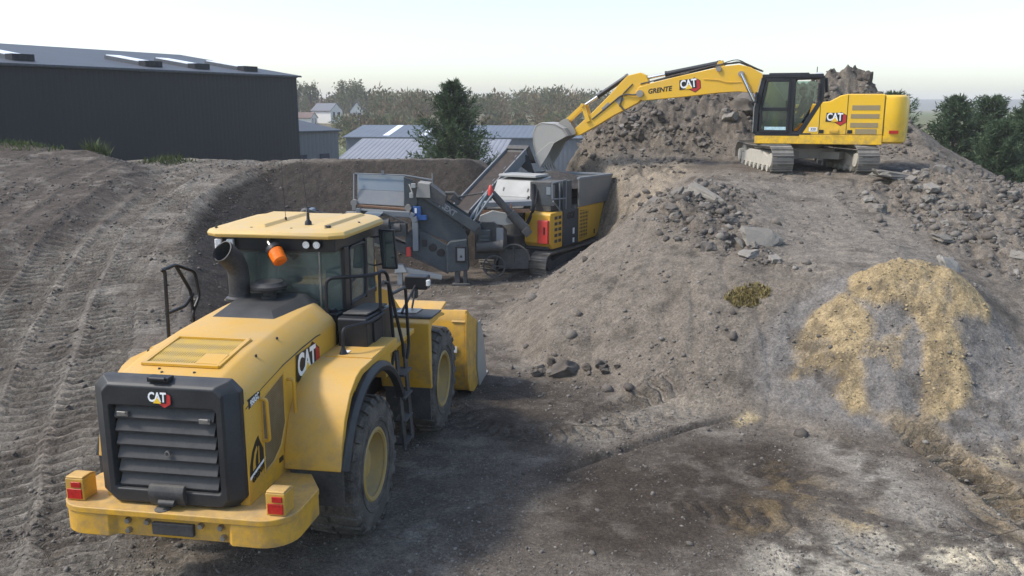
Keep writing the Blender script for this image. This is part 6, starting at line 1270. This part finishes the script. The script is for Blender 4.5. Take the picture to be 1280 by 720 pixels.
# long low belt that leaves to the left behind the loader, and its pale foot
cv3, _, _, _ = conveyor('fines_belt', (-1.75, 24.5, .45), (-5.6, 23.6, 2.08), .60, .12, side='cr_dark')
S(MB().hexa([(-5.66, 23.3, 1.84), (-5.30, 23.3, 1.80), (-5.30, 23.9, 1.80), (-5.66, 23.9, 1.84)], [(-5.50, 23.3, 2.16), (-5.40, 23.3, 2.14), (-5.40, 23.9, 2.14), (-5.50, 23.9, 2.16)]), 'belt_end', M['galv'], bevel=.01)
S(MB().bar((-5.35, 23.4, 2.08), (-4.75, 23.6, 1.96), .06, .08), 'belt_lip', M['cr_dark'], bevel=.01)
S(MB().hexa([(-3.26, 23.75, .34), (-2.90, 23.75, .36), (-2.90, 24.1, .36), (-3.26, 24.1, .34)], [(-3.22, 23.8, .56), (-3.02, 23.8, .56), (-3.02, 24.1, .56), (-3.22, 24.1, .56)]).bar((-3.0, 23.9, .42), (-1.95, 23.9, .20), .12, .14).box((-3.12, 23.9, .17), (.14, .2, .36)), 'jack_foot', M['cr_white'], bevel=.015)
# pale slabs under the foot
# ================================================================ stones, slabs and clods
def stone_material(name, stops, bump=.5):
    k = NT(name); v = k.obj(); n = k.noise(v, 6, 6, .65); a = k.attr('tint').outputs['Fac']; oi = k.n('ShaderNodeObjectInfo').outputs['Random']
    f = k.math('ADD', k.math('MULTIPLY', n, .45), k.math('MULTIPLY', k.math('FRACT', k.math('ADD', a, oi)), .55))
    n2 = k.noise(v, 40, 4, .7)
    return k.set(Base_Color=k.mix(1.0, k.ramp(f, stops), k.ramp(n2, [(.3, .75), (.7, 1.25)]), 'MULTIPLY'), Roughness=.92, Specular_IOR_Level=.2, Normal=k.bump(k.math('ADD', n, k.math('MULTIPLY', n2, .3)), bump, .04))
M['stone'] = stone_material('dusty stone', [(.2, (.085, .074, .062)), (.45, (.15, .132, .112)), (.7, (.21, .19, .162)), (.95, (.31, .285, .25))])
M['clod'] = stone_material('earth clod', [(.2, (.072, .061, .051)), (.5, (.125, .108, .09)), (.9, (.18, .158, .132))])
M['concrete'] = stone_material('pale concrete', [(.2, (.15, .135, .112)), (.6, (.22, .20, .168)), (.95, (.32, .295, .25))])
_t = (1 + 5 ** .5) / 2
ICO_V = np.array([(-1, _t, 0), (1, _t, 0), (-1, -_t, 0), (1, -_t, 0), (0, -1, _t), (0, 1, _t), (0, -1, -_t), (0, 1, -_t), (_t, 0, -1), (_t, 0, 1), (-_t, 0, -1), (-_t, 0, 1)]) / 1.902
ICO_F = np.array([(0, 11, 5), (0, 5, 1), (0, 1, 7), (0, 7, 10), (0, 10, 11), (1, 5, 9), (5, 11, 4), (11, 10, 2), (10, 7, 6), (7, 1, 8), (3, 9, 4), (3, 4, 2), (3, 2, 6), (3, 6, 8), (3, 8, 9), (4, 9, 5), (2, 4, 11), (6, 2, 10), (8, 6, 7), (9, 8, 1)])
def ground_arr(x, y):
    i = np.clip(np.searchsorted(YS, y) - 1, 0, len(YS) - 2); j = np.clip(np.searchsorted(XS, x) - 1, 0, len(XS) - 2)
    tx = (x - XS[j]) / (XS[j + 1] - XS[j]); ty = (y - YS[i]) / (YS[i + 1] - YS[i])
    return (Z[i, j] * (1 - tx) + Z[i, j + 1] * tx) * (1 - ty) + (Z[i + 1, j] * (1 - tx) + Z[i + 1, j + 1] * tx) * ty
def mask_arr(A, x, y):
    i = np.clip(np.searchsorted(YS, y), 0, len(YS) - 1); j = np.clip(np.searchsorted(XS, x), 0, len(XS) - 1); return A[i, j]
rng = np.random.default_rng(77)
def scatter_points(dens, n, box):
    """n points in a box, accepted where the density map is high"""
    xs_, ys_ = [], []
    while len(xs_) < n:
        x = rng.uniform(box[0], box[1], 4 * n); y = rng.uniform(box[2], box[3], 4 * n); k = rng.uniform(0, 1, 4 * n) < mask_arr(dens, x, y)
        xs_ += list(x[k]); ys_ += list(y[k])
        if k.sum() < 3: break
    return np.array(xs_[:n]), np.array(ys_[:n])
def stones_mesh(name, x, y, r, mat, flat=.7, sink=.3):
    n = len(x); v = ICO_V[None] * (1 + rng.uniform(-.32, .32, (n, 12, 1))) * rng.uniform(.6, 1.25, (n, 1, 3)) * np.array([1, 1, flat]); v = v * r[:, None, None]
    a = rng.uniform(0, 6.28, n); ca, sa = np.cos(a)[:, None], np.sin(a)[:, None]; vx = v[..., 0] * ca - v[..., 1] * sa; vy = v[..., 0] * sa + v[..., 1] * ca
    t = rng.normal(0, .35, n); ct, st_ = np.cos(t)[:, None], np.sin(t)[:, None]; vz = v[..., 2] * ct + vx * st_; vx = vx * ct - v[..., 2] * st_
    z = ground_arr(x, y) + r * flat * (.6 - sink)
    co = np.stack([vx + x[:, None], vy + y[:, None], vz + z[:, None]], -1).reshape(-1, 3); f = (ICO_F[None] + 12 * np.arange(n)[:, None, None]).reshape(-1, 3)
    me = bpy.data.meshes.new(name); me.vertices.add(len(co)); me.loops.add(f.size); me.polygons.add(len(f))
    me.vertices.foreach_set('co', co.astype(np.float32).ravel()); me.loops.foreach_set('vertex_index', f.astype(np.int32).ravel()); me.polygons.foreach_set('loop_start', np.arange(0, f.size, 3, dtype=np.int32)); me.update(calc_edges=True)
    at = me.attributes.new('tint', 'FLOAT', 'POINT'); at.data.foreach_set('value', np.repeat(rng.uniform(0, 1, n), 12).astype(np.float32)); me.materials.append(mat)
    o = bpy.data.objects.new(name, me); COL.objects.link(o); return o
def size(n, lo, hi, p=2.6): return lo * (hi / lo) ** (rng.uniform(0, 1, n) ** p)
toe = sstep(.30, .0, np.abs(slope - .35)) * slope * (1 - mound)
cl = np.clip(fbm(GX, GY, 1.1, 3, 501) * 2.2 + .35, .05, 1)
dg = np.clip((.30 * slope * cl + .9 * toe * cl + .7 * rub_c * cl + .8 * rub_b + .3 * yard * cl * sstep(11, 16, GY) + .12 * yard * cl + .15 * mound * cl - .25 * sandm), 0, 1) * near
x, y = scatter_points(dg, 9000, (-6, 16, 7.5, 25)); tag(stones_mesh('gravel', x, y, size(len(x), .010, .055, 3.2), M['stone']), kind='stuff')
x, y = scatter_points(np.clip(yard * np.clip(cl + .15, 0, 1) * (1 - .75 * wet) + .4 * slope * cl, 0, 1) * near, 12000, (-6, 9, 7.8, 15)); tag(stones_mesh('grit', x, y, size(len(x), .006, .022, 2.2), M['stone'], .7, .2), kind='stuff')
dg2 = np.clip(.25 * bank * cl + .35 * rampl * cl + .2 * lft * cl, 0, 1) * near
x, y = scatter_points(dg2, 4500, (-16, -2, 9, 31)); tag(stones_mesh('gravel', x, y, size(len(x), .014, .06), M['clod']), kind='stuff')
dr_ = np.clip(.42 * rub_a * cl + .9 * rub_b * cl + .55 * rub_c * cl + .22 * heap * cl + .30 * toe * cl + .02 * slope * cl - .8 * mound, 0, 1) * near
x, y = scatter_points(dr_, 4200, (-2, 18, 11, 34)); tag(stones_mesh('rubble', x, y, size(len(x), .03, .15, 2.4), M['clod'], .7, .42), kind='stuff')
x, y = scatter_points(np.clip(rub_a * .3 * cl + rub_c * cl + .4 * rub_b, 0, 1) * near, 800, (-2, 18, 11, 34)); tag(stones_mesh('rubble', x, y, size(len(x), .03, .13, 2.2), M['stone'], .65, .35), kind='stuff')
k_ = NT('sand clods'); n_ = k_.noise(k_.obj(), 30, 5, .65); k_.set(Base_Color=k_.ramp(n_, [(.3, (.22, .165, .085)), (.7, (.40, .31, .17))]), Roughness=.95); M['sand'] = k_.m
x, y = scatter_points(np.clip(sandm * 1.2 * np.clip(cl + .2, 0, 1), 0, 1) * near, 1500, (4, 9, 11.5, 16)); tag(stones_mesh('sand_clods', x, y, size(len(x), .006, .03, 3), M['sand'], .7, .42), kind='stuff')
# lumps one can count: a handful of shapes, each lump an object
def chunk_mesh(seed, mat, flat, cuts):
    rg = random.Random(seed); bm = bmesh.new(); bmesh.ops.create_cube(bm, size=1.6)
    for k in range(cuts):
        n = Vector((rg.gauss(0, 1), rg.gauss(0, 1), rg.gauss(0, .8))).normalized(); g_ = bm.verts[:] + bm.edges[:] + bm.faces[:]
        r_ = bmesh.ops.bisect_plane(bm, geom=g_, plane_co=n * rg.uniform(.55, .85), plane_no=n, clear_outer=True)
        ed = [e for e in r_['geom_cut'] if isinstance(e, bmesh.types.BMEdge)]
        if ed: bmesh.ops.contextual_create(bm, geom=ed)
    bmesh.ops.triangulate(bm, faces=bm.faces); bmesh.ops.subdivide_edges(bm, edges=bm.edges, cuts=2, use_grid_fill=True); bmesh.ops.triangulate(bm, faces=bm.faces)
    from mathutils import noise as mn
    for v_ in bm.verts:
        q = v_.co.copy(); v_.co += q.normalized() * (.22 * mn.noise(q * 1.9 + Vector((seed, 0, 0))) + .13 * mn.noise(q * 4.7) + .08 * mn.noise(q * 10)); v_.co.z *= flat
    me = bpy.data.meshes.new('chunk'); bm.to_mesh(me); bm.free(); me.materials.append(mat)
    if flat > .7: me.polygons.foreach_set('use_smooth', [True] * len(me.polygons)); me.set_sharp_from_angle(angle=R(50))
    return me
CH_ = {k: [chunk_mesh(10 * i + s, M[m], fl, 7) for s in range(6)] for i, (k, m, fl) in enumerate((('stone', 'stone', .65), ('clod', 'clod', .8), ('slab', 'concrete', .28), ('pale', 'concrete', .62)))}
def lump(kind, name, x, y, r, label, group=None, rot=None, dz=.0, cat='rubble', sc=None):
    o = bpy.data.objects.new(name, random.choice(CH_[kind])); COL.objects.link(o)
    fl = .28 if kind == 'slab' else .65; o.location = (x, y, ground_z(x, y) + r * (fl * .25) + dz)
    o.rotation_euler = rot or (random.gauss(0, .3), random.gauss(0, .3), random.uniform(0, 6.28)); o.scale = sc or (r * random.uniform(.8, 1.25), r * random.uniform(.7, 1.1), r * random.uniform(.8, 1.1))
    return tag(o, label, cat, group, 'thing')
random.seed(31)
lump('slab', 'concrete_slab', 5.16, 17.75, .36, 'broad flat grey slab, largest lying in the rubble below the excavator', rot=(.75, .05, .1), cat='slab', sc=(.50, .34, .34), dz=.05)
lump('slab', 'concrete_slab', 4.56, 20.5, .4, 'long pale broken kerb slab tilted on the crest of the grey slope', rot=(.25, .35, -.75), cat='slab', sc=(.62, .17, .42), dz=.10)
lump('pale', 'concrete_block', 4.22, 20.8, .25, 'pale angular block just left of the tilted kerb slab', cat='block', dz=.05)
lump('pale', 'concrete_block', 3.95, 20.9, .18, 'smaller pale block leftmost on the crest of the grey slope', cat='block', dz=.03)
lump('slab', 'concrete_slab', 4.75, 17.75, .2, 'small pale slab left of the broad flat slab', rot=(.8, .1, .9), cat='slab', dz=.03)
lump('pale', 'concrete_block', 4.55, 18.2, .19, 'pale block leaning beside the small slab in the rubble', cat='block')
lump('pale', 'concrete_block', 7.49, 30.5, .28, 'pale square stone alone high on the heap beneath the boom', cat='block', dz=.05)
lump('clod', 'earth_lump', 8.15, 30.9, .55, 'big dark lump high on the heap just left of the cab', cat='earth', dz=.1)
lump('slab', 'concrete_slab', 10.2, 23.4, .5, 'flat sandy slab lying right beside the near right track', rot=(.1, .15, .2), cat='slab', dz=.05, sc=(.75, .4, .5))
lump('slab', 'concrete_slab', 9.1, 18.2, .26, 'whitish slab alone at the left end of the right rubble', rot=(.2, .1, .3), cat='slab', dz=.06)
lump('slab', 'concrete_slab', 8.35, 16.3, .34, 'added tilted slab in place of the dark shadow gap just above the sand mound', rot=(.9, .2, .4), cat='slab', dz=.03)  # slab added where only a dark shadow gap lies
lump('clod', 'earth_lump', .95, 15.25, .24, 'dark wet lump at the foot of the grey slope ahead of the loader', cat='earth')
for i in range(16):
    u = random.random(); lump('clod', 'earth_clod', .1 + 1.9 * u + random.gauss(0, .1), 15.75 - 1.1 * u + random.gauss(0, .15), random.uniform(.05, .13), 'dark clod along the foot of the slope ahead of the loader bucket', 'dark clods along the slope foot', cat='earth')
def field(kind, name, dens, n, box, lo, hi, label, group, p=1.6):
    x, y = scatter_points(dens, n, box); r = size(len(x), lo, hi, p)
    for a, b, c in zip(x, y, r): lump(kind, name, float(a), float(b), float(c), label, group)
field('clod', 'earth_lump', rub_a * near, 70, (1.5, 15, 29, 34), .08, .25, 'brown earth lump among the broken ground high on the heap', 'lumps high on the heap')
field('stone', 'stone_chunk', rub_a * near, 34, (1.5, 9, 29, 32.5), .08, .22, 'grey stone chunk among the broken ground high on the heap', 'stones high on the heap')
field('stone', 'rubble_chunk', rub_b * near, 60, (2.5, 6, 16, 23.5), .07, .2, 'grey chunk in the dark rubble patch left of the ramp', 'chunks left of the ramp')
field('stone', 'rubble_chunk', rub_c * near, 110, (8.4, 15, 15, 25), .07, .24, 'grey chunk in the rubble right of the ramp', 'chunks right of the ramp')
field('pale', 'pale_chunk', rub_c * near, 36, (8.8, 14, 15, 25), .08, .2, 'whitish chunk in the rubble right of the ramp', 'whitish chunks right of the ramp')
# ================================================================ light, air, camera
SUN_AZ, SUN_EL = R(-98), R(50)      # azimuth clockwise from +Y: the sun stands to the left, a little behind the camera
w = bpy.data.worlds.new('World'); SC.world = w; w.use_nodes = True
nt = w.node_tree; bg = nt.nodes['Background']; sky = nt.nodes.new('ShaderNodeTexSky'); sky.sky_type = 'NISHITA'; sky.sun_disc = False
sky.sun_elevation = SUN_EL; sky.sun_rotation = SUN_AZ; sky.altitude = 50; sky.air_density = 1.0; sky.dust_density = 1.6; sky.ozone_density = 1.3
nt.links.new(sky.outputs[0], bg.inputs[0]); bg.inputs[1].default_value = .15
sl = bpy.data.lights.new('sun', 'SUN'); sl.energy = 1.85; sl.angle = R(8); sl.color = (1, .955, .89)
so = bpy.data.objects.new('sun', sl); COL.objects.link(so)
d = Vector((math.sin(SUN_AZ) * math.cos(SUN_EL), math.cos(SUN_AZ) * math.cos(SUN_EL), math.sin(SUN_EL)))
so.rotation_euler = d.to_track_quat('Z', 'Y').to_euler(); so.location = d * 60
# air
HZ = MB().box((0, 1150, 11.5), (4400, 2500, 35)).build('haze', NT('haze air').m, smooth=0); tag(HZ, kind='stuff')
hm = HZ.data.materials[0]; hm.node_tree.nodes.clear(); ho = hm.node_tree.nodes.new('ShaderNodeOutputMaterial'); hv = hm.node_tree.nodes.new('ShaderNodeVolumePrincipled')
hv.inputs['Color'].default_value = (1, .97, .93, 1); hv.inputs['Density'].default_value = .00055; hm.node_tree.links.new(hv.outputs[0], ho.inputs['Volume'])
cam = bpy.data.cameras.new('camera'); co_ = bpy.data.objects.new('camera', cam); COL.objects.link(co_)
co_.location = (0, 0, 4.82); co_.rotation_euler = (R(90 - 11.65), 0, 0); cam.sensor_width = 36; cam.lens = 36 * 1090 / 1280; cam.clip_end = 9000; cam.clip_start = .1
SC.camera = co_
SC.render.engine = 'CYCLES'; SC.cycles.volume_bounces = 0; SC.cycles.max_bounces = 8; SC.cycles.transparent_max_bounces = 12; SC.cycles.use_denoising = True
SC.view_settings.view_transform = 'Standard'; SC.view_settings.look = 'None'; SC.view_settings.exposure = 0.97; SC.view_settings.gamma = 1.0
SC.render.resolution_x = 1024; SC.render.resolution_y = 576
